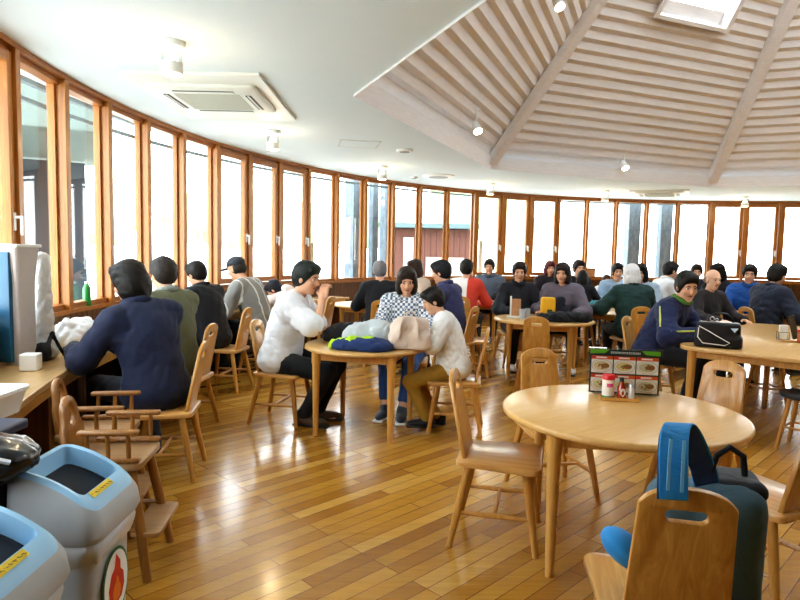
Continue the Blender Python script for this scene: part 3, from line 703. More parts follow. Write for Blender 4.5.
    # ---- trousers, shoes
    tr = [ell(P, (.158, .118, .112))]
    for sd in (-1, 1):
        end = an[sd] + (kn[sd] - an[sd]) * (.05 if sock is None else .28); tr += [cap_(hip[sd], kn[sd], .09, .066), cap_(kn[sd], end, .064, .05)]
    sdfobj('trousers', mB, e, tr, res=res, k=.03, wr=.007, wf=26, seed=5)
    for sd in (-1, 1):
        a = an[sd]; dd = an[sd] * 0 + np.array((sd * .12, 1, 0)); dd /= np.linalg.norm(dd); z0 = np.array((0, 0, 1.))
        o = sdfobj('shoe', cloth('shoe_' + shoes, shoes, .6), e, [ell(a + dd * .06 - z0 * .035, (.046, .135, .036), rot_to(dd, z0)), ell(a - dd * .015 + z0 * .005, (.044, .06, .05), rot_to(dd, z0))], res=.011, k=.03, cuts=[(a - z0 * .06, -z0)])
        so = sdf([rbx(a + dd * .06 - z0 * .062, (.045, .138, .011), .01, rot_to(dd, z0))], res=.008, k=.005); link('sole', vfmesh([so]), M_white if sock else M_dark, o, 180)
    return e
# ------------------------------------------------------------------ tables
TZ = .7
round_table(1.1, 2.97, .575, .5, 217, 'round light wood table in the foreground holding the picture menu stand')
round_table(-.27, 4.93, .49, .43, 30, 'round wooden table piled with jackets beside the man in the white T-shirt')
round_table(1.7, 7.2, .58, .48, 25, 'round wooden table in the middle with a long dark jacket laid along its edge')
long_table(3.70, 5.86, 2.75, 1.15, 48, 'long glossy wooden table at the right holding the black handbag')
round_table(3.06, 8.4, .57, .49, 2, 'round wooden table in front of the white-haired woman in the green coat')
round_table(1.35, 9.75, .6, .48, 10, 'round wooden table between the red and white shirt and the person in grey')
round_table(-.42, 8.75, .55, .45, 30, 'round wooden table in front of the grey-haired person in black')
round_table(3.95, 11.7, .6, .48, 15, 'round wooden table near the far windows beyond the child')
# ------------------------------------------------------------------ chairs
chair(.53, 3.08, -14, 'wooden chair on the left of the foreground round table, seen edge-on, empty')
chair(.95, 3.66, -78, 'empty wooden chair on the far side of the foreground round table')
chair(1.41, 6.17, 72, 'empty wooden chair with its back to the viewer at the middle round table')
chair(.47, 4.96, 172, 'wooden chair the boy in the white T-shirt sits on')
chair(.83, 7.25, 4, 'empty wooden chair with a shiny seat at the left of the middle round table')
chair(1.72, 3.42, 216, 'pale wooden chair between the foreground round table and the long table')
chair(.82, 1.80, 77, 'nearest wooden chair, back to the viewer, with the blue backpack hung on it')
chair(1.6, 2.62, 118, 'wooden chair at the right edge beside the blue backpack')
make_stool(3.12, 4.62, 40, 'dark-seated wooden stool at the right edge beside the long table')
make_stool(3.72, 6.12, 10, 'dark-seated wooden stool standing in for a chair under the long table')  # stool put in where a tucked-in chair belongs
CHA = 'wooden chairs along the window counter'
chair(-1.50, 3.86, 188, 'wooden chair at the window counter under the person in the navy jacket', CHA)
chair(-1.74, 4.86, 176, 'wooden chair at the window counter under the man in the olive jacket', CHA)
chair(-1.80, 6.28, 172, 'wooden chair at the window counter under the person in black', CHA)
chair(-1.62, 7.22, 165, 'wooden chair at the window counter under the person in the cap', CHA)
chair(-1.13, 8.05, 160, 'wooden chair at the window counter under the sleeper in the pale hoodie', CHA)
chair(-.98, 5.14, -12, 'wooden chair under the man in the white T-shirt')
make_highchair('wooden high chair with loop back and footrest, nearest the bins', -1.29, 2.72, 6)
make_highchair('wooden high chair with loop back, behind the nearest high chair by the counter', -1.54, 3.1, 10)

# ------------------------------------------------------------------ people along the counter
person('person in a navy jacket seen from behind, sitting at the window counter', (-1.55, 3.88), 142, s=1.1, lean=12, side=-5, yaw=14, pitch=16, handL=(-.3, .46, .77), handR=(-.02, .5, .77), footL=(-.12, .3, .1), footR=(.14, .3, .1),
       top='#1b2440', bot='#191c28', style='shag', hair='#17130f', res=.012, fat=1.35, hem=-.16, collar='#1b2440', shoes='#4a4a4c')
person('man in an olive green jacket sitting at the window counter', (-1.8, 4.86), 150, s=1.09, lean=7, yaw=-8, pitch=8, top='#5d6048', bot='#16171b', hair='#2b2522', res=.013, fat=1.3, hem=-.1, collar='#8d948f', shoes='#8f8f90', handL=(-.15, .46, .76), handR=(.15, .46, .76))
person('dark-haired person in a black jacket sitting at the window counter', (-1.93, 6.28), 155, s=1.04, lean=14, pitch=20, top='#15161b', bot='#121318', hair='#191512', res=.014, fat=1.5, hem=-.16, collar='#15161b', handL=(-.15, .5, .78), handR=(.15, .5, .78))
# striped grey jacket
t = NT('grey_striped_cloth'); v = t.co(); sp = t.n('ShaderNodeSeparateXYZ'); t.l(v, sp.inputs[0]); mm = t.n('ShaderNodeMath', operation='MULTIPLY'); mm.inputs[1].default_value = 55; t.l(sp.outputs[0], mm.inputs[0])
si = t.n('ShaderNodeMath', operation='SINE'); t.l(mm.outputs[0], si.inputs[0]); t.l(t.ramp(si.outputs[0], [(.85, '#8b8b88'), (.95, '#d9d8d4')]), t.b.inputs['Base Color']); t.set(Roughness=.8); M_stripe = t.m
person('person in a dark cap and striped grey jacket leaning over the counter', (-1.66, 7.22), 162, s=1.14, lean=21, pitch=20, top='#8b8b88', topmat=M_stripe, bot='#14151a', hair='#2a2624', style='cap', capcol='#3a4048', res=.014, fat=1.3, hem=-.16, handL=(-.15, .5, .78), handR=(.15, .5, .78))
person('sleeper in a pale pink hoodie with head down on the window counter', (-1.18, 8.05), 158, s=1.03, lean=52, pitch=40, yaw=15, top='#e6dad6', bot='#23242c', hair='#20242e', style='short', res=.014, fat=1.35, hem=-.12, hood=True, handL=(-.05, .72, .76), handR=(.12, .7, .76), armpole={-1: (-1, .3, -.2), 1: (1, .3, -.2)})
# ------------------------------------------------------------------ the group at the left round table
person('man in a loose white T-shirt sitting with a hand at his mouth', (-1.0, 5.14), -10, s=1.1, lean=15, yaw=-12, pitch=10, handR=(.06, .38, 1.06), curl=1.0, handL=(-.2, .46, .74), footL=(-.1, .3, .075), footR=(.1, .24, .075),
       top='#e9edf2', bot='#131418', hair='#1c2420', style='short', sleeve='short', res=.0105, fat=1.35, hem=-.15, shoes='#54402c', armpole={-1: (-.6, .3, -.9), 1: (.35, .3, -.9)})
# plaid shirt
t = NT('check_cloth'); v = t.co((1, 1, 1)); ck = t.n('ShaderNodeTexChecker'); ck.inputs['Scale'].default_value = 42; t.l(v, ck.inputs[0]); ck.inputs[1].default_value = srgb('#e8ebee'); ck.inputs[2].default_value = srgb('#61748c')
t.l(ck.outputs[0], t.b.inputs['Base Color']); t.set(Roughness=.85); M_check = t.m
person('person in a blue and white checked shirt and jeans sitting behind the jacket-piled table', (.08, 5.82), -100, s=1.03, lean=10, yaw=12, pitch=14, handL=(-.14, .42, .74), handR=(.1, .4, .76), footL=(-.06, .6, .075), footR=(.1, .56, .075),
       top='#c8d0da', topmat=M_check, bot='#2f5288', hair='#2c211b', style='bob', res=.013, fat=1.2, hem=-.14, shoes='#39424e', sock=True)
chair(.08, 5.84, -100, 'wooden chair under the person in the checked shirt')
person('boy in a white T-shirt and khaki trousers sitting at the right of the jacket-piled table', (.45, 4.95), 174, s=.86, hz=.52, lean=14, yaw=10, pitch=22, handL=(-.1, .36, .74), handR=(.08, .34, .74), footL=(-.09, .2, .1), footR=(.1, .12, .075),
       top='#e8e9e6', bot='#a5812f', hair='#191614', style='short', sleeve='short', res=.0105, fat=1.3, hem=-.12, shoes='#1c1d22')
# ------------------------------------------------------------------ people behind
def seated(label, x, y, deg, chairlab=None, **k):
    person(label, (x, y), deg, **k)
    chair(x - .02 * math.cos(R_(deg)), y - .02 * math.sin(R_(deg)), deg, chairlab or ('wooden chair under the ' + ' '.join(label.split(' sitting')[0].split(' seen')[0].split(' facing')[0].split(' beyond')[0].split(' behind')[0].split(' with a red')[0].split()[:12])), 'wooden dining chairs farther back')
seated('grey-haired person in a black top sitting with the back turned, left of the checked shirt', -.26, 7.85, 96, 'wooden chair under the grey-haired person in black', s=1.04, top='#15171d', bot='#22242c', hair='#77777b', style='short', pitch=10)
seated('person in a purple-navy shirt sitting behind the boy', .62, 7.05, 150, s=1.09, lean=10, pitch=12, yaw=10, top='#3c3f66', bot='#22242c', hair='#17161c', style='short', collar='#3c3f66')
seated('brown-haired person in a beige top sitting beyond the checked shirt', .32, 9.05, -150, s=1.06, top='#c9b6a4', bot='#3a3b42', hair='#3a2a22', style='bob')
t = NT('red_white_cloth'); v = t.co(); sp = t.n('ShaderNodeSeparateXYZ'); t.l(v, sp.inputs[0]); t.l(t.ramp(sp.outputs[0], [(.04, '#f0eeec'), (.045, '#d84a38')]), t.b.inputs['Base Color']); t.set(Roughness=.8); M_rw = t.m
seated('person in a white and red shirt seen from behind', .92, 8.75, 75, s=1.08, top='#d84a38', topmat=M_rw, bot='#2a2b33', hair='#1f1c1a', style='short')
seated('person in a slate grey jacket sitting near the windows', 1.55, 10.62, -105, s=1.08, top='#5f6b7c', bot='#23252d', hair='#26211e', style='short', collar='#5f6b7c')
seated('person in a black jacket sitting on the far side of the middle table', 1.53, 8.08, -80, s=1.07, lean=7, top='#23252d', bot='#14151a', hair='#221d1b', style='short', collar='#23252d', yaw=-20, shoes='#e8e6e2', footL=(-.2, .5, .075), footR=(.2, .45, .075))
seated('person in a mauve-grey jacket facing the viewer across the middle table', 2.14, 8.02, -112, s=1.08, lean=10, top='#6d6672', bot='#14151a', hair='#2b2320', style='bob', yaw=-5, fat=1.2, shoes='#dcd9d4', footL=(-.2, .5, .075), footR=(.2, .45, .075))
seated('person with maroon hair in a dark top by the far windows', 2.72, 11.3, -90, s=1.06, top='#2e2a30', bot='#1d1e24', hair='#5a2026', style='bob')
seated('person with dark hair in a black top behind the mauve-grey jacket', 3.0, 10.55, -80, s=1.1, top='#1a1b20', bot='#1d1e24', hair='#1d1a19', style='short')
seated('small dark-haired person in black sitting low beyond the middle table', 2.8, 9.5, 60, s=.9, hz=.52, top='#17171c', bot='#1d1e24', hair='#15120f', style='bob')
seated('small child in a white top with a reddish face at the far table', 3.66, 10.95, -95, s=.78, hz=.52, top='#f0efed', bot='#3a3b42', hair='#4a3328', style='short', skin='b')
seated('white-haired woman in a dark green coat sitting with her back turned', 2.93, 7.68, 92, s=1.07, lean=5, top='#1d3b38', bot='#2e2c2b', hair='#dfe0e2', style='white', fat=1.75, hem=-.16, collar='#1d3b38', handL=(-.42, .36, .74), handR=(.2, .38, .74), res=.014)
seated('person in a light blue shirt sitting across from the white-haired woman', 3.43, 9.75, -100, s=1.06, top='#a9c3dc', bot='#2c2f3a', hair='#1c1917', style='short')
seated('dark-haired person in a pale grey-blue top right of the white-haired woman', 3.56, 9.02, -125, s=1.07, top='#9fb0bd', bot='#2c2f3a', hair='#16130f', style='bob')
seated('man in a white shirt sitting side-on near the right-hand grey pillar', 4.12, 9.7, 10, s=1.12, lean=9, top='#eef0f2', bot='#2c2f3a', hair='#1a1614', style='short', pitch=12, collar='#eef0f2')
# ------------------------------------------------------------------ around the long table
person('person in a navy track jacket with yellow-green piping leaning on the long table', (2.5, 5.98), -42, s=1.12, lean=24, side=6, yaw=-48, pitch=12, handL=(.05, .5, .76), handR=(.24, .46, .76), footL=(-.1, .4, .075), footR=(.13, .36, .075),
       top='#222c52', bot='#13141a', hair='#1a1614', style='short', res=.0115, fat=1.5, hem=-.16, collar='#5f8a34', stripe='#c9d36a', armpole={-1: (-.7, .1, -.8), 1: (.9, -.1, -.6)})
chair(2.48, 6.0, -42, 'wooden chair under the person in the navy track jacket')
seated('bald person in a dark coat facing the viewer behind the black handbag', 3.74, 7.5, -70, s=1.03, lean=6, top='#2a2528', bot='#1d1e24', hair='#8a7a70', style='bald', skin='c', yaw=-12)
seated('person with black hair in a black coat beyond the bald person', 4.97, 9.45, -150, s=1.1, top='#1a1a1f', bot='#1d1e24', hair='#17130f', style='bob', pitch=10)
seated('person with brown hair in a dark top beyond the navy track jacket', 5.1, 10.6, -110, s=1.06, top='#2b2c35', bot='#1d1e24', hair='#2a2420', style='short')
seated('person in a navy puffer jacket at the far end of the long table', 4.62, 7.75, 12, s=1.13, lean=10, yaw=8, pitch=8, top='#222a3c', bot='#181a22', hair='#191512', style='short', fat=2.0, hem=-.16, collar='#222a3c', handL=(-.1, .46, .76), handR=(.25, .42, .76), res=.014)
seated('person in a bright blue jacket behind the navy puffer jacket', 4.98, 8.75, -120, s=1.1, top='#2c5fa8', bot='#22242c', hair='#1a1614', style='short', fat=1.4, collar='#2c5fa8')
chair(4.28, 7.86, -62, 'light wooden chair with a small round grip hole by the blue jacket')
# ------------------------------------------------------------------ on the foreground table
def menu_photo(par, x, z, w, h, k):
    m = MB(); y = -.0042
    def rect(x0, z0, x1, z1, dy, mi): m.add([(x0, y - dy, z0), (x1, y - dy, z0), (x1, y - dy, z1), (x0, y - dy, z1)], [(0, 1, 2, 3)], mi)
    rect(x, z, x + w, z + h, 0, 0); rect(x, z + h * .8, x + w, z + h, .0004, 1); rect(x + .002, z + h * .84, x + w * .16, z + h * .97, .0007, 2); rect(x + w * .22, z + h * .86, x + w * .72, z + h * .95, .0007, 5)
    cx, cz = x + w * .5, z + h * .42
    for rx, rz, dy, mi, ox in ((.48, .37, .0005, 3, 0), (.455, .34, .0008, 0, 0), (.38, .27, .0011, 4, -.02), (.2, .14, .0014, 6, .14)):
        n = 20; m.add([(cx + w * (ox + rx * math.cos(2 * PI * i / n)), y - dy, cz + h * (rz * math.sin(2 * PI * i / n))) for i in range(n)], [tuple(range(n))], mi)
    for q in range(7):
        a = q * 2.4 + k; rx = .22 * ((q % 3) + 1) / 3; xx, zz = cx + w * rx * math.cos(a), cz + h * rx * .7 * math.sin(a)
        m.add([(xx + .006 * math.cos(i * PI / 3), y - .0017, zz + .005 * math.sin(i * PI / 3)) for i in range(6)], [tuple(range(6))], 7 if q % 2 else 6)
    rect(x + w * .1, z + .001, x + w * .8, z + h * .07, .0009, 5)
    return m.build('dish_photo', [plain('menu_white', '#efebe4', .4, noise=.02), plain('menu_orange', '#dd5a1e', .4), plain('menu_red', '#d23040', .4), plain('menu_plate', '#c4a898', .4), plain('menu_rice' + str(k % 3), ['#d9c79a', '#e3cf8f', '#cdbf9f'][k % 3], .5, noise=.3, nscale=160), plain('menu_text', '#f4e6da', .5), plain('menu_brown', '#9a5f34', .5), plain('menu_green', '#6f8a3c', .5)], par, 0)
p0, p1 = Vector((.98, 3.52)), Vector((1.36, 3.29))
mid = (p0 + p1) / 2; e = empty('menu_stand', (1.23, 3.3, TZ), R_(-10), 'upright picture menu stand with six dish photos on the foreground round table', 'menu')
WM, HM = .365, .24
m = MB(); m.box((0, 0, HM / 2 + .004), (WM, .006, HM)); sh = m.build('menu_sheet', plain('menu_dark', '#1f2f2c', .35), e, 0)
m = MB()
for s in (-1, 1): m.add([(s * WM / 2, -.0038, HM + .003), (s * (WM / 2 - .1), -.0038, HM + .003), (s * (WM / 2 - .075), -.0038, HM - .018), (s * WM / 2, -.0038, HM - .022)], [(0, 1, 2, 3)])
m.build('green_corner', plain('menu_leaf', '#6cb52d', .4), sh, 0)
m = MB(); r2 = random.Random(3); x = -.075
while x < .075:                                   # the white heading, unreadably small in the photograph
    w = r2.uniform(.004, .01); m.box((x + w / 2, -.0038, HM - .009), (w, .0006, .003)); m.box((x + w / 2, -.0038, HM - .012), (.0025, .0006, .011)); m.box((x + w / 2, -.0038, HM - .0165), (w * .8, .0006, .0025)); x += w + .003
m.build('heading', M_white, sh, 0)
cw, chh = .112, .094
for i in range(3):
    for j in range(2): menu_photo(sh, -WM / 2 + .008 + i * (cw + .006), .012 + (1 - j) * (chh + .008), cw, chh, i + 3 * j)
m = MB(); m.box((0, 0, HM / 2 + .006), (WM + .018, .012, HM + .01)); m.build('acrylic_holder', M_clear, e, 0)
m = MB(); m.box((0, .01, .003), (WM * .9, .09, .006)); m.build('base', M_clear, e, 0, .001)
e = empty('condiment_tray', (1.16, 3.17, TZ), R_(-10), 'small wooden condiment tray in front of the picture menu stand', 'tray')
m = MB(); me = plate(rrect(.2, .085, .015), [], .01, .003); me.transform(Matrix.Translation((0, 0, .006))); link('board', me, W_leg, e)
m = MB()
for a, b in (((0, .04), (.19, .006)), ((0, -.04), (.19, .006)), ((.096, 0), (.006, .08)), ((-.096, 0), (.006, .08))): m.box((*a, .013), (*b, .01))
m.build('rim', W_leg, e, 0)
def bottle(name, loc, prof, mat, label, parts, cat='bottle'):
    e = empty(name, loc, 0, label, cat); MB().lathe(prof, n=24).build('body', mat, e, 50)
    for nm, pf, mt in parts: MB().lathe(pf, n=24).build(nm, mt, e, 40)
    return e
M_red = plain('red_plastic', '#d0202a', .35); M_cheese = plain('label_white', '#eee9e4', .4)
e = bottle('cheese_shaker', (1.105, 3.18, TZ + .0112), [(.005, 0), (.03, 0), (.031, .004), (.031, .095), (.005, .095)], M_cheese, 'white shaker bottle with a red cap on the condiment tray', [('cap', [(.005, .095), (.032, .095), (.032, .118), (.029, .122), (.005, .122)], M_red), ('base_band', [(.0315, .0), (.0316, .001), (.0316, .01), (.0315, .011)], plain('green_band', '#3f8a4a', .4))])
m = MB()
m.loft([[(.0318 * math.sin(a), -.0318 * math.cos(a), z) for a in [R_(-32 + 8 * i) for i in range(9)]] for z in (.058, .062, .074, .078)], cap=False, closed=False); m.build('label', plain('pink_label', '#d85a88', .4), e, 50)
e = bottle('sauce_bottle', (1.17, 3.165, TZ + .0112), [(.004, 0), (.021, 0), (.022, .004), (.022, .058), (.012, .074), (.0105, .088), (.004, .088)], plain('chili_red', '#a3301c', .15, coat=.6), 'small red chilli sauce bottle with a dark cap on the condiment tray', [('cap', [(.004, .087), (.0115, .087), (.0115, .108), (.004, .108)], plain('bottle_green', '#1e3324', .4))])
m = MB(); a = [(.0, .008), (.016, .028), (.011, .05), (0, .055), (-.011, .05), (-.016, .028)]; m.add([(x, -.0228 + x * x * 8, z) for x, z in a], [tuple(range(6))]); m.build('label', M_cheese, e, 0)
bottle('salt_shaker', (1.22, 3.16, TZ + .0112), [(.004, 0), (.017, 0), (.017, .05), (.013, .06), (.004, .06)], plain('salt_glass', '#d9d2cc', .15, coat=.5), 'small clear salt shaker at the right of the condiment tray', [('cap', [(.004, .06), (.0145, .06), (.0145, .072), (.01, .078), (.004, .078)], M_metal)], 'shaker')

# ------------------------------------------------------------------ blue backpack on the nearest chair
e = empty('backpack', (.82, 1.80, 0), R_(77 - 90), 'blue and grey backpack hung on the back of the nearest chair', 'backpack')
Mb1 = cloth('pack_blue', '#2f8fd0', .7, .12); Mb2 = cloth('pack_slate', '#4a6674', .8, .15); Mb3 = cloth('pack_black', '#181a20', .7)
sdfobj('main_bag', Mb2, e, [rbx((.09, -.02, .6), (.15, .075, .19), .06), rbx((.16, -.02, .6), (.085, .085, .2), .06)], res=.01, k=.05, wr=.006, wf=22)
sdfobj('front_pocket', Mb1, e, [ell((-.11, .0, .55), (.085, .06, .045), [[.8, 0, .6], [0, 1, 0], [-.6, 0, .8]])], res=.009, k=.03, wr=.004)
sdfobj('top_flap', Mb3, e, [rbx((.18, .01, .785), (.075, .08, .03), .028)], res=.009, k=.03, wr=.004)
# wide padded straps arching over the backrest
m = MB(); pts = []
for i in range(13):
    a = PI * i / 12; pts.append((-.035 + .0 * a, -.215 + .075 * (1 - math.cos(a)) - .055, .80 + .185 * math.sin(a)))
def strap(x0, x1, y0, y1, top, zb0, zb1, w, mat, nm, t_=.016):
    P = []
    for i in range(15):
        u = i / 14; a = PI * u; P.append((x0 + (x1 - x0) * u ** 2.2, y0 + (y1 - y0) * u, (zb0 * (1 - u) + zb1 * u) + (top - (zb0 + zb1) / 2) * math.sin(a) ** .7))
    m = MB(); m.ribbon(P, (1, .12, 0), w, t_); return m.build(nm, mat, e, 50, .003)
s1 = strap(-.045, .1, -.29, -.05, 1.0, .83, .77, .075, Mb1, 'strap', .006)
def inner(par):
    P = []
    for i in range(15):
        u = i / 14; P.append((-.05 + .15 * u ** 2.2, -.29 + .24 * u, (.83 * (1 - u) + .77 * u) + .192 * math.sin(PI * u) ** .7))
    m = MB(); m.ribbon(P, (1, .12, 0), .07, .006); return m.build('strap_lining', cloth('pack_navy', '#20365e', .7), par, 50, .002)
inner(s1)
m = MB(); m.ribbon([(-.062, -.306, .86), (-.06, -.295, .93), (-.055, -.275, .985)], (1, .12, 0), .008, .003); m.ribbon([(-.03, -.31, .86), (-.028, -.299, .93), (-.024, -.279, .985)], (1, .12, 0), .008, .003); m.build('stitching', plain('pale_blue', '#7fc0e8', .6), s1, 0)
m = MB(); m.tube([(.1, -.06, .84), (.11, -.07, .89), (.145, -.06, .915), (.185, -.05, .89), (.195, -.04, .83)], .009, 8); m.build('grab_handle', Mb3, e)
m = MB(); m.ribbon([(.235, .02, .8), (.25, .01, .74), (.245, .0, .69), (.25, .0, .65)], (0, 1, 0), .025, .005); b = m.build('side_strap', Mb3, e, 0)
m = MB(); m.box((.25, .0, .635), (.012, .04, .05)); m.build('buckle', M_black, b, 0, .004)

# ------------------------------------------------------------------ things on the jacket-piled table
def lump(name, label, cat, loc, prims, mat, res=.011, k=.04, wr=.024, wf=30, seed=2, cuts=None, rz=0):
    e = empty(name, (*loc, ), R_(rz), label, cat)
    return e, sdfobj('cloth' if cat in ('jacket', 'clothes') else 'body', mat, e, prims, res=res, k=k, wr=wr, wf=wf, seed=seed, cuts=(cuts or [((0, 0, .003), (0, 0, -1))]))
T = TZ
lump('folded_jacket', 'crumpled black jacket on the table in front of the man in white', 'jacket', (-.45, 5.08, T), [ell((0, 0, .05), (.16, .12, .09)), ell((.1, .06, .06), (.12, .1, .08)), cap_((-.12, -.03, .04), (.15, -.06, .03), .05)], cloth('jk_black', '#1b1c22'))
lump('folded_jacket', 'navy and lime green jacket at the near edge of the jacket-piled table', 'jacket', (-.31, 4.63, T), [ell((0, 0, .03), (.2, .09, .055)), ell((.1, -.02, .025), (.15, .1, .045))], cloth('jk_navy', '#1d3566'), seed=5)
lump('sleeve_lining', 'lime green jacket lining showing at the left of the navy jacket', 'jacket', (-.46, 4.62, T), [cap_((-.03, .03, .03), (.1, -.02, .055), .035, .03), cap_((.1, -.02, .055), (.25, .02, .075), .03, .02)], cloth('jk_lime', '#b4dc2a'), seed=6, res=.009)
lump('grey_hoodie', 'light grey crumpled sweatshirt heaped in the middle of the jacket-piled table', 'clothes', (-.22, 4.8, T), [ell((0, 0, .09), (.19, .1, .1)), ell((-.12, -.03, .06), (.1, .09, .08)), ell((.08, .0, .1), (.12, .08, .09))], cloth('jk_grey', '#b8c0c2'), seed=8, wr=.03)
e, o = lump('tote_bag', 'beige cloth tote bag slumped on the right of the jacket-piled table', 'bag', (.08, 4.72, T), [rbx((0, 0, .07), (.16, .085, .08), .05), rbx((.01, 0, .14), (.13, .05, .1), .04), cap_((-.12, .0, .17), (-.02, .0, .22), .03), cap_((.0, 0, .23), (.12, 0, .19), .022), cap_((-.13, -.05, .03), (-.06, -.06, .17), .025), cap_((.1, -.06, .03), (.06, -.05, .18), .022)], cloth('bag_beige', '#d8c7b8'), seed=11, wr=.01, wf=34, k=.03)
m = MB(); m.ribbon([(-.08, -.1, .1), (-.07, -.095, .19), (-.045, -.05, .275), (.0, -.04, .3), (.04, -.05, .275), (.06, -.09, .2), (.065, -.1, .1)], (0, 1, .15), .03, .006); m.build('handle', cloth('bag_beige2', '#c9b7a6'), e, 30)

# ------------------------------------------------------------------ middle table and farther tables
lump('long_jacket', 'long black jacket laid along the near edge of the middle table', 'jacket', (1.84, 6.86, T), [cap_((-.24, .03, .03), (.24, .1, .03), .055), cap_((-.1, .0, .05), (.25, .02, .05), .055), ell((.26, .14, .03), (.1, .1, .05))], cloth('jk_black2', '#17181d'), seed=15)
e = empty('menu_holder', (1.32, 7.2, T), R_(-15), 'upright menu card with a white post on the middle table', 'menu'); m = MB(); m.box((.05, 0, .13), (.11, .004, .2)); m.build('card', plain('menu_card2', '#b98a62', .5, noise=.4, nscale=25), e, 0); m = MB(); m.box((-.012, 0, .13), (.02, .012, .26)); m.build('post', M_white, e, 0, .002); m = MB(); m.box((.03, 0, .012), (.17, .09, .022)); m.build('base', M_white, e, 0, .004)
for i, (x, y) in enumerate(((1.42, 7.08), (1.5, 7.16))):
    e = empty('drinking_glass', (x, y, T), 0, ('left' if i == 0 else 'right') + ' of the two water glasses standing on the middle table', 'glass', 'water glasses on the middle table'); MB().lathe([(.004, 0), (.028, 0), (.034, .12), (.031, .12), (.026, .008), (.004, .008)], n=20).build('glass', plain('glassy', '#b9c2cc', .1, coat=.6), e)
e, o = lump('yellow_bag', 'upright yellow bag with a small green patch on the middle table', 'bag', (1.8, 7.42, T), [rbx((0, 0, .12), (.085, .05, .12), .03)], cloth('bag_yellow', '#e7b42c'), wr=.004); m = MB(); m.box((.01, -.052, .07), (.06, .006, .05)); m.build('patch', plain('dkgreen', '#1f4a34', .5), e, 0, .002)
lump('dark_bag', 'dark navy bag standing right of the yellow bag on the middle table', 'bag', (1.95, 7.42, T), [rbx((0, 0, .12), (.05, .05, .13), .03), ell((.05, 0, .06), (.07, .06, .07))], cloth('bag_navy', '#1a1d2c'), wr=.008)
lump('teal_bag', 'teal and white bag on the table left of the white-haired woman', 'bag', (2.72, 8.4, T), [ell((0, 0, .06), (.13, .09, .08))], cloth('bag_teal', '#3d8f93'), wr=.012)
for i, (x, y, c, lb) in enumerate(((1.42, 9.5, '#b45a50', 'red lacquer tray on the round table left of the slate grey jacket'),)):
    e = empty('tray', (x, y, T), 0, lb, 'tray')
    if 1: me = plate(rrect(.34, .24, .03), [], .02, .005); me.transform(Matrix.Translation((0, 0, .012))); link('tray_base', me, plain('p' + c, c, .35), e)
    else: MB().lathe([(.01, .003), (.07, .003), (.12, .022), (.118, .026), (.068, .009), (.01, .009)], n=28).build('dish', plain('p' + c, c, .3), e)
lump('coat', 'black coat lying on the round table beside the red and white shirt', 'jacket', (1.62, 9.9, T), [ell((0, 0, .05), (.14, .1, .08))], cloth('jk_black3', '#1a1b20'))

# ------------------------------------------------------------------ on the long table
e = empty('handbag', (2.7, 5.15, TZ), R_(-28), 'black handbag with white outlined zip pocket on the long table', 'handbag'); Mk = plain('bag_black', '#101116', .38, noise=.2, coat=.2, bump=.1)
sdfobj('bag_body', Mk, e, [rbx((0, 0, .12), (.185, .075, .125), .035), rbx((0, 0, .06), (.205, .09, .06), .03)], res=.009, k=.03, wr=.004, cuts=[((0, 0, .004), (0, 0, -1))])
m = MB(); m.tube([(-.17, -.094, .19), (-.175, -.098, .1), (-.13, -.1, .045), (.06, -.1, .035), (.1, -.1, .06), (-.02, -.098, .125), (-.08, -.096, .16), (-.17, -.094, .205)], .0045, 8); m.build('white_piping', M_white, e)
m = MB(); m.add([(.1, -.096, .2), (.165, -.096, .205), (.135, -.1, .16)], [(0, 1, 2)]); m.build('triangle_badge', plain('badge_blue', '#bcd4ea', .3), e, 0)
m = MB(); m.tube([(-.1, -.03, .25), (-.09, -.03, .3), (-.02, -.03, .335), (.06, -.03, .33), (.11, -.03, .29), (.12, -.03, .25)], .009, 8); m.build('handle', Mk, e)
m = MB(); m.tube([(-.06 + .018 * math.cos(a * PI / 6), -.06, .277 + .018 * math.sin(a * PI / 6)) for a in range(13)], .005, 6); m.tube([(-.02 + .012 * math.cos(a * PI / 6), -.06, .272 + .012 * math.sin(a * PI / 6)) for a in range(13)], .004, 6); m.build('ring', M_metal, e)
hb_ = bpy.data.objects['handbag']; hb_.scale = (.88, .88, .88)
e = empty('condiment_tray', (3.62, 5.62, TZ), R_(-15), 'round-ended wooden condiment tray on the long table', 'tray'); me = plate(rrect(.22, .13, .06), [], .012, .004); me.transform(Matrix.Translation((0, 0, .007))); link('board', me, W_leg, e)
e = empty('napkin_holder', (3.555, 5.64, TZ + .0135), R_(-15), 'white paper napkins in a wire holder on the long table tray', 'napkins'); m = MB(); m.box((0, 0, .07), (.07, .035, .135)); m.build('napkins', M_white, e, 0, .006); m = MB()
for yy in (-.024, .024): m.tube([(-.045, yy, .002), (-.045, yy, .07), (.045, yy, .07), (.045, yy, .002)], .003, 6)
m.tube([(-.045, -.024, .003), (-.045, .024, .003)], .003, 6); m.tube([(.045, -.024, .003), (.045, .024, .003)], .003, 6); m.build('wire_frame', M_black, e)
e = empty('menu_board', (3.66, 5.66, TZ + .0135), R_(40), 'dark slanted menu board standing in the long table tray', 'menu'); m = MB(); m.box((0, 0, .115), (.15, .008, .22), Matrix.Rotation(R_(-14), 3, 'X')); m.build('panel', plain('menu_dark2', '#4a3a26', .4), e, 0, .002)
bottle('spice_jar', (3.655, 5.54, TZ + .0135), [(.005, 0), (.027, 0), (.029, .005), (.029, .075), (.024, .085), (.005, .085)], plain('spice', '#b06a4a', .2, noise=.3, nscale=80, coat=.5), 'spice jar with a red lid on the long table tray', [('lid', [(.005, .085), (.03, .085), (.03, .108), (.005, .108)], M_red)], 'jar')

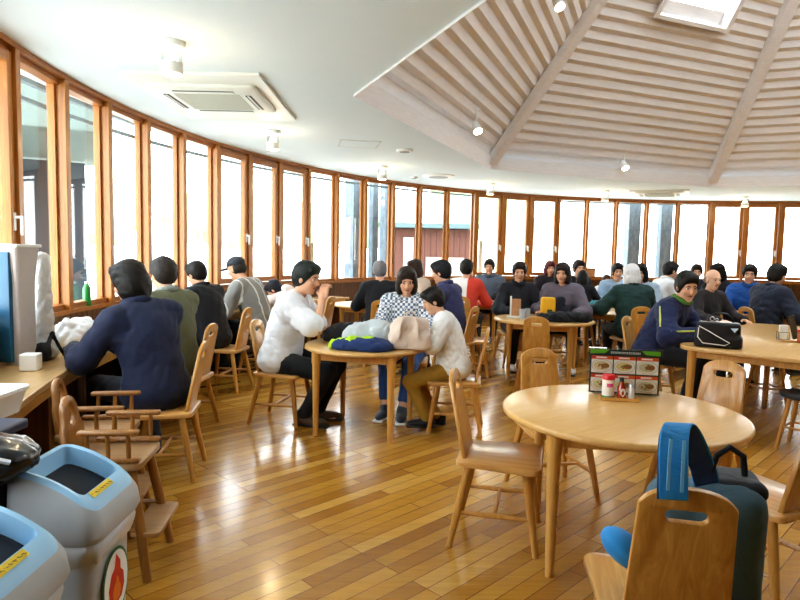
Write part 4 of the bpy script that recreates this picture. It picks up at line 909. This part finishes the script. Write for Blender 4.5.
# ------------------------------------------------------------------ left counter
def on(px, py): # a spot on the counter top
    return None
e = empty('paper_dispenser', (-1.72, 2.72, T), R_(-14), 'tall grey-white paper dispenser with a blue side at the left end of the counter', 'dispenser')
e.location = (-2.38, 3.82, T); m = MB()
m.loft([[(x, y, z) for x, y in rrect(a, b, .02)] for a, b, z in ((.12, .14, 0), (.12, .14, .5), (.15, .17, .7), (.16, .18, .73))]); m.build('casing', plain('disp', '#c9c4c2', .45), e, 40)
m = MB(); m.box((-.03, -.075, .36), (.1, .04, .68)); m.build('blue_panel', plain('disp_blue', '#2f6f95', .4), e, 0, .004); m = MB(); m.box((0, 0, .74), (.17, .19, .02)); m.build('lid', M_white, e, 0, .005)
e, o = lump('plastic_bag', 'clear crinkled plastic bag standing beside the tall paper dispenser', 'bag', (-2.34, 4.0, T), [cap_((0, 0, .05), (0, .01, .66), .06, .035), ell((0, 0, .06), (.08, .08, .07))], plain('plastic_film', '#d8d8d6', .25, coat=.5, noise=.15, nscale=40), wr=.014, wf=40, res=.009)
e = empty('white_box', (-2.2, 3.62, T), R_(10), 'small white paper box on the counter in front of the dispenser', 'box'); m = MB(); m.box((0, 0, .05), (.1, .09, .1)); m.build('box', M_white, e, 0, .008)
lump('black_pouch', 'black pouch with a hanging strap on the counter by the plastic bag', 'bag', (-2.3, 3.9, T), [ell((0, 0, .05), (.06, .05, .07)), cap_((.03, .02, .1), (.02, .09, .17), .012, .01), cap_((.02, .09, .17), (.08, .12, .02), .01, .008)], cloth('pouch', '#17181c'), wr=.004, res=.008, k=.02)
e = empty('black_cup', (-2.17, 4.0, T), 0, 'small black cup on the counter by the navy jacket sleeve', 'cup'); MB().lathe([(.005, 0), (.035, 0), (.042, .08), (.038, .08), (.03, .008), (.005, .008)], n=24).build('cup', M_black, e)
lump('shopping_bag', 'crumpled white plastic shopping bag on the counter by the window', 'bag', (-2.38, 4.42, T), [ell((0, 0, .09), (.13, .15, .11)), ell((.03, .1, .13), (.08, .1, .08)), cap_((0, -.05, .12), (.02, -.1, .2), .04, .02)], plain('bag_white', '#e9edf0', .35, coat=.3), wr=.022, wf=30, res=.011)
q_ = along(86, RW + .04)
bottle('green_reflection_bottle', (q_.x, q_.y, ZS), [(.005, 0), (.032, 0), (.033, .006), (.033, .15), (.014, .19), (.005, .19)], plain('reflection_green', '#2f9a4a', .25, coat=.5), 'added green bottle standing in for a reflection in the window glass above the white shopping bag', [('cap', [(.005, .19), (.0155, .19), (.0155, .208), (.005, .208)], M_white)])  # bottle shape added in place of a green reflection in the glass
e = empty('white_tub', (-1.66, 2.36, T), R_(0), 'white plastic tub with a round opening at the near end of the counter', 'tub'); e.location = (-1.85, 2.56, T)
m = MB(); m.loft([[(x, y, z) for x, y in rrect(a, b, .04)] for a, b, z in ((.3, .34, 0), (.34, .38, .09), (.36, .4, .1), (.36, .4, .115), (.33, .37, .115), (.3, .34, .02))]); m.build('tub', M_white, e, 40)

# ------------------------------------------------------------------ bins
M_bin = plain('bin_grey', '#b6babd', .45, noise=.03); M_frame_b = plain('bin_blue', '#a6d2f0', .4, noise=.02); M_hole_shade = plain('bin_hole_shade', '#20242c', .7); M_liner = plain('bin_liner', '#c3c6c8', .3, coat=.4, noise=.12, nscale=25); M_yel = plain('sticker_yellow', '#f0d23c', .4)
def bin_(label, x, y, deg, emblem):
    e = empty('waste_bin', (x, y, 0), R_(deg), label, 'bin', 'grey recycling bins with blue lids')
    W_, D_ = .29, .245           # x = front (emblem face at +x is the short end), y = width
    def ring(a, b, z, r=.05): return [(px, py, z) for px, py in rrect(a, b, r)]
    MB().loft([ring(D_ - .06, W_ - .05, 0), ring(D_ - .03, W_ - .02, .57), ring(D_ - .02, W_ - .015, .6)]).build('body', M_bin, e, 40)
    m = MB(); n = 40; rs = []
    for j, (g, z, wv) in enumerate(((0., .61, 0), (.012, .6, .008), (.014, .575, .012), (.005, .545, .01), (-.002, .54, 0))):
        base = rrect(D_ - .02 + g * 2, W_ - .015 + g * 2, .05, 9); rs.append([(px * (1 + wv * .6 * math.sin(i * 2.3)), py * (1 + wv * .9 * math.sin(i * 1.7 + j)), z + .012 * math.sin(i * .8) * (wv > 0)) for i, (px, py) in enumerate(base)])
    m.loft(rs, cap=False); m.build('liner_bag', M_liner, e, 60)
    # hood: curved white side walls, arched blue top with a large opening
    def zt(px): u = px / D_ + .5; return .69 + .115 * (1 - u) + .022 * math.sin(PI * u)
    def surf(ring_, dz): return [(px, py, zt(px) + dz) for px, py in ring_]
    N6 = 6
    def dens(a, b, r, cx=0):
        out = []; q = rrect(a, b, r, N6)
        for i in range(len(q)):
            p0, p1 = q[i], q[(i + 1) % len(q)]; k = 6 if math.dist(p0, p1) > .1 else 1
            for u in range(k): out.append((p0[0] + (p1[0] - p0[0]) * u / k + cx, p0[1] + (p1[1] - p0[1]) * u / k))
        return out
    hd_ = [dens(D_ + .01, W_ + .01, .045), dens(D_ + .03, W_ + .03, .045), dens(D_ + .02, W_ + .02, .045), dens(D_ - .008, W_ - .008, .045)]
    MB().loft([[(px, py, .605) for px, py in hd_[0]], [(px, py, .625) for px, py in hd_[1]], [(px, py, zt(px) - .02) for px, py in hd_[2]], [(px, py, zt(px)) for px, py in hd_[3]]], cap=False).build('hood', M_bin, e, 40)
    A, B_ = dens(D_ - .008, W_ - .008, .045), dens(D_ - .03, W_ - .035, .04); 
    In = dens(.17, .225, .02, -.012); In2 = dens(.155, .21, .02, -.012); k = min(len(A), len(In))
    MB().loft([surf(A, 0), surf(B_, .012), surf(In, .008), [(px, py, zt(px) - .05) for px, py in In2]], cap=False).build('lid_frame', M_frame_b, e, 40)
    MB().add([(px, py, zt(px) - .045) for px, py in In2], [tuple(range(len(In2)))]).build('hole_shade_sheet', M_hole_shade, e, 0)  # dark sheet painting the shade inside the lid opening
    m = MB(); xs = .079; m.loft([[(xs + a, y_, zt(xs + a) + .0145) for y_ in (-.09, .03)] for a in (0, .009, .018)], cap=False, closed=False); st = m.build('sticker', M_yel, e, 60)
    m = MB(); r3 = random.Random(4)
    for i in range(7):
        yy = -.08 + i * .016
        for q in range(3): m.box((xs + .009 + r3.uniform(-.006, .006), yy + r3.uniform(-.003, .003), zt(xs + .009) + .0155), (.003, .008, .0006) if q else (.009, .0025, .0006))
    m.build('sticker_lettering', plain('sticker_ink', '#9a7a20', .5), st, 0)
    if emblem:
        fx = D_ / 2 - .011; m = MB(); n = 28
        def disc(a, b, cz, dx, mi): m.add([(fx + dx + .00, a * math.cos(2 * PI * i / n), cz + b * math.sin(2 * PI * i / n)) for i in range(n)], [tuple(range(n))], mi)
        disc(.085, .11, .42, .001, 0); disc(.077, .1, .42, .002, 1)
        fl = [(0, -.08), (.035, -.07), (.055, -.035), (.05, .01), (.03, .03), (.028, .06), (.0, .095), (-.012, .05), (-.035, .035), (-.055, -.01), (-.05, -.05), (-.03, -.075)]
        m.add([(fx + .003, a * .92, .425 + b * .9) for a, b in fl], [tuple(range(len(fl)))], 2)
        m.add([(fx + .004, a * .48, .4 + b * .45) for a, b in fl], [tuple(range(len(fl)))], 3)
        for i in range(4): m.box((fx + .002, -.06 + i * .04, .285), (.002, .026, .004), mi=4); m.box((fx + .002, -.06 + i * .04, .283), (.002, .005, .028), mi=4); m.box((fx + .002, -.06 + i * .04, .273), (.002, .022, .004), mi=4)
        o = m.build('emblem', [plain('emb_green', '#2d6b3a', .5), M_white, plain('emb_red', '#c8321e', .5), plain('emb_orange', '#e07a2a', .5), M_dark], e, 0)
    return e
bin_('grey waste bin with a blue lid frame and red flame emblem, beside the high chair', -.968, 1.81, 0, True)
bin_('grey waste bin with a blue lid frame in the bottom left corner, nearest the viewer', -.955, 1.36, 0, True)
e = empty('waste_bucket', (-1.25, 1.70, 0), 0, 'tall bucket with a pale rim, black liner and navy lid left of the bins', 'bucket')
MB().lathe([(.02, 0), (.1, 0), (.13, .57), (.145, .575), (.145, .595), (.125, .595), (.115, .57), (.02, .1)], n=36).build('bucket', plain('bucket_cream', '#d9cdbd', .5), e)
sdfobj('liner', plain('liner_black', '#17181c', .25, coat=.4), e, [cap_((0, 0, .62), (0, 0, .8), .125, .14), ell((.08, -.03, .85), (.15, .13, .055))], res=.011, k=.03, wr=.016, wf=26)
m = MB(); m.box((-.02, .05, .9), (.26, .22, .03)); m.build('lid', plain('lid_navy', '#1d2c4a', .4), e, 0, .008)
m = MB(); m.tube([(.16, -.12, .86), (.19, -.14, .89), (.22, -.11, .87)], .008, 6); m.build('handle', M_metal, e)

# ------------------------------------------------------------------ ceiling fittings
def lamp(x, y, label):
    e = empty('ceiling_lamp', (x, y, ZC), 0, label, 'ceiling lamp', 'small glass ceiling lamps')
    MB().lathe([(.01, 0), (.085, 0), (.085, -.035), (.075, -.04), (.01, -.04)], n=28).build('base', M_white, e)
    MB().lathe([(.066, -.04), (.066, -.13), (.062, -.13), (.062, -.04)], n=28, cap=False).build('glass_shade', M_clear, e)
    MB().lathe([(.058, -.125), (.072, -.13), (.072, -.205), (.06, -.21), (.055, -.205), (.055, -.13)], n=28, cap=False).build('ring', M_white, e)
    MB().lathe([(.004, -.045), (.015, -.05), (.035, -.09), (.042, -.13), (.035, -.17), (.01, -.19), (.004, -.19)], n=20).build('bulb', M_bulb, e)
    L = bpy.data.lights.new('lamp_light', 'POINT'); L.energy = 6; L.color = (1, .78, .5); L.shadow_soft_size = .08; o = bpy.data.objects.new('lamp_light', L); COL.objects.link(o); o.parent = e; o.location = (0, 0, -.24)
M_bulb = plain('bulb', '#fff4e0', .5, emit='#ffe9c4', es=7.)
for x, y, l in ((-1.52, 4.1, 'nearest glass ceiling lamp, left of the square air conditioner grille'), (-1.47, 7.03, 'second glass ceiling lamp, just beyond the large air conditioner'), (-.32, 9.68, 'third ceiling lamp along the windows, above the person in black'),
                (1.67, 11.75, 'fourth ceiling lamp along the windows, under the corner of the boarded lantern'), (4.13, 12.6, 'fifth ceiling lamp along the far windows'), (7.34, 13.25, 'rightmost ceiling lamp over the far windows')): lamp(x, y, l)
def spot(p, aim, label):
    p = Vector(p); e = empty('spotlight', p, 0, label, 'spotlight', 'white spotlights on the boarded lantern'); 
    m = MB(); m.bar((0, 0, 0), (0, 0, -.16), .012); m.bar((0, 0, .0), (0, 0, .03), .045, n=20); m.build('arm', M_white, e)
    d = Vector(aim).normalized(); a = Vector((0, 0, -.2)); m = MB(); m.bar(a - d * .07, a + d * .08, .04, .062, 20); m.build('lamp_head', M_white, e)
    m = MB(); m.bar(a + d * .081, a + d * .086, .055, .055, 20); m.build('lens', M_lens, e)
M_lens = plain('lens', '#ffffff', .5, emit='#fff3dc', es=12.)
spot((.93, 8.0, 3.27), (.3, -.6, -1), 'white spotlight on the left boarded panel of the lantern')
spot((1.72, 7.22, 4.52), (.3, -.6, -1), 'white spotlight highest on the lantern, at the top edge of the photo')
spot((3.74, 10.52, 3.2), (.2, -.7, -1), 'white spotlight low on the middle boarded panel of the lantern')

def cassette(cx, cy, sx, sy, deg, label):
    e = empty('air_conditioner', (cx, cy, ZC), R_(deg), label, 'air conditioner', 'ceiling air conditioners')
    M_ac = plain('ac_white', '#e3e8e3', .5, noise=.01)
    m = MB(); m.box((0, 0, -.012), (sx, sy, .024)); m.build('mounting_panel', M_ac, e, 0, .004)
    a, b = sx * .82, sx * .82; oy = -sy * .06; m = MB()
    rs = [[(x, y + oy, z) for x, y in rrect(w, w, .05)] for w, z in ((a, -.024), (a, -.045), (a - .05, -.06), (a * .62, -.062))]; m.loft(rs, cap=False); m.build('fascia', M_ac, e, 40)
    m = MB(); w = a * .62; m.box((0, oy, -.058), (w, w, .008)); n = 22
    for i in range(n): m.box((0, oy - w / 2 + (i + .5) * w / n, -.064), (w * .98, w / n * .4, .006))
    m.build('intake_grille', plain('ac_grille', '#c4c6ba', .6), e, 0)
    for q in range(4):
        Rm = Matrix.Rotation(q * PI / 2, 3, 'Z'); m = MB(); m.box(Rm @ Vector((0, a * .385, -.0605)) + Vector((0, oy, 0)), (a * .56, .05, .006), Rm); v = m.build('air_slot', M_dark, e, 0)
        m = MB(); m.box(Rm @ Vector((0, a * .385, -.066)) + Vector((0, oy, 0)), (a * .55, .014, .005), Rm); m.build('louvre', M_ac, v, 0)
    return e
cassette(-1.64, 5.55, 1.08, 1.6, 0, 'large square ceiling air conditioner near the left windows')
cassette(5.3, 12.75, 1.1, 1.1, -25, 'distant ceiling air conditioner above the far right windows')
def disc(nm, x, y, r, label, cat):
    e = empty(nm, (x, y, ZC), 0, label, cat); MB().lathe([(.005, 0), (r, 0), (r, -.012), (r * .85, -.025), (.005, -.028)], n=28).build('cover', M_white, e); MB().lathe([(r * .3, -.026), (r * .6, -.026), (r * .6, -.031), (r * .3, -.031)], n=28).build('grille', M_grey, e)
disc('ceiling_speaker', .02, 8.14, .11, 'small round grey ceiling speaker left of the boarded lantern', 'ceiling speaker')
disc('air_diffuser', .62, 10.75, .28, 'wide round white ceiling diffuser near the far windows', 'ceiling vent')
disc('smoke_detector', .2, 11.0, .07, 'small round smoke detector left of the wide ceiling diffuser', 'smoke detector')
e = empty('access_hatch', (-.55, 7.75, ZC), R_(10), 'flush square access hatch in the white ceiling', 'hatch'); m = MB()
for a, b in (((0, .24), (.5, .015)), ((0, -.24), (.5, .015)), ((.24, 0), (.015, .5)), ((-.24, 0), (.015, .5))): m.box((*a, -.003), (*b, .006))
m.build('frame', plain('hatch_grey', '#d5d7d3', .6), e, 0); m = MB(); m.box((0, 0, -.002), (.46, .46, .004)); m.build('panel', M_ceil, e, 0)
# picture frame and small things on the far sill
def sill(px, r=RW + .07): p = along(px, r); return p
p = sill(589); e = empty('picture_frame', (p.x, p.y, ZS), math.atan2(p.y - CY, p.x - CX) - PI / 2, 'small brown framed picture standing on the far window sill', 'picture frame')
m = MB(); m.box((0, 0, .12), (.26, .02, .24)); m.build('frame', W_dark, e, 0, .004); m = MB(); m.box((0, -.012, .12), (.2, .006, .18)); m.build('picture', plain('warm_picture', '#c99a72', .5, noise=.5, nscale=14), e, 0)
# ------------------------------------------------------------------ light
w = bpy.data.worlds.new('sky'); scn.world = w; w.use_nodes = True; nt = w.node_tree; bg = nt.nodes['Background']
tc = nt.nodes.new('ShaderNodeTexCoord'); sp = nt.nodes.new('ShaderNodeSeparateXYZ'); nt.links.new(tc.outputs['Generated'], sp.inputs[0])
rp = nt.nodes.new('ShaderNodeValToRGB'); nt.links.new(sp.outputs[2], rp.inputs[0]); rp.color_ramp.elements[0].position = 0; rp.color_ramp.elements[0].color = (1, 1, 1, 1); rp.color_ramp.elements[1].position = .6; rp.color_ramp.elements[1].color = (.8, .9, 1, 1)
nt.links.new(rp.outputs[0], bg.inputs[0]); bg.inputs[1].default_value = 6.0
scn.view_settings.view_transform = 'Standard'; scn.view_settings.look = 'Medium High Contrast'; scn.view_settings.exposure = .72; scn.view_settings.gamma = 1.0
scn.cycles.max_bounces = 8; scn.cycles.diffuse_bounces = 5; scn.cycles.glossy_bounces = 4; scn.cycles.transparent_max_bounces = 24; scn.cycles.caustics_reflective = False; scn.cycles.caustics_refractive = False
scn.cycles.use_denoising = True; scn.cycles.sample_clamp_indirect = 8
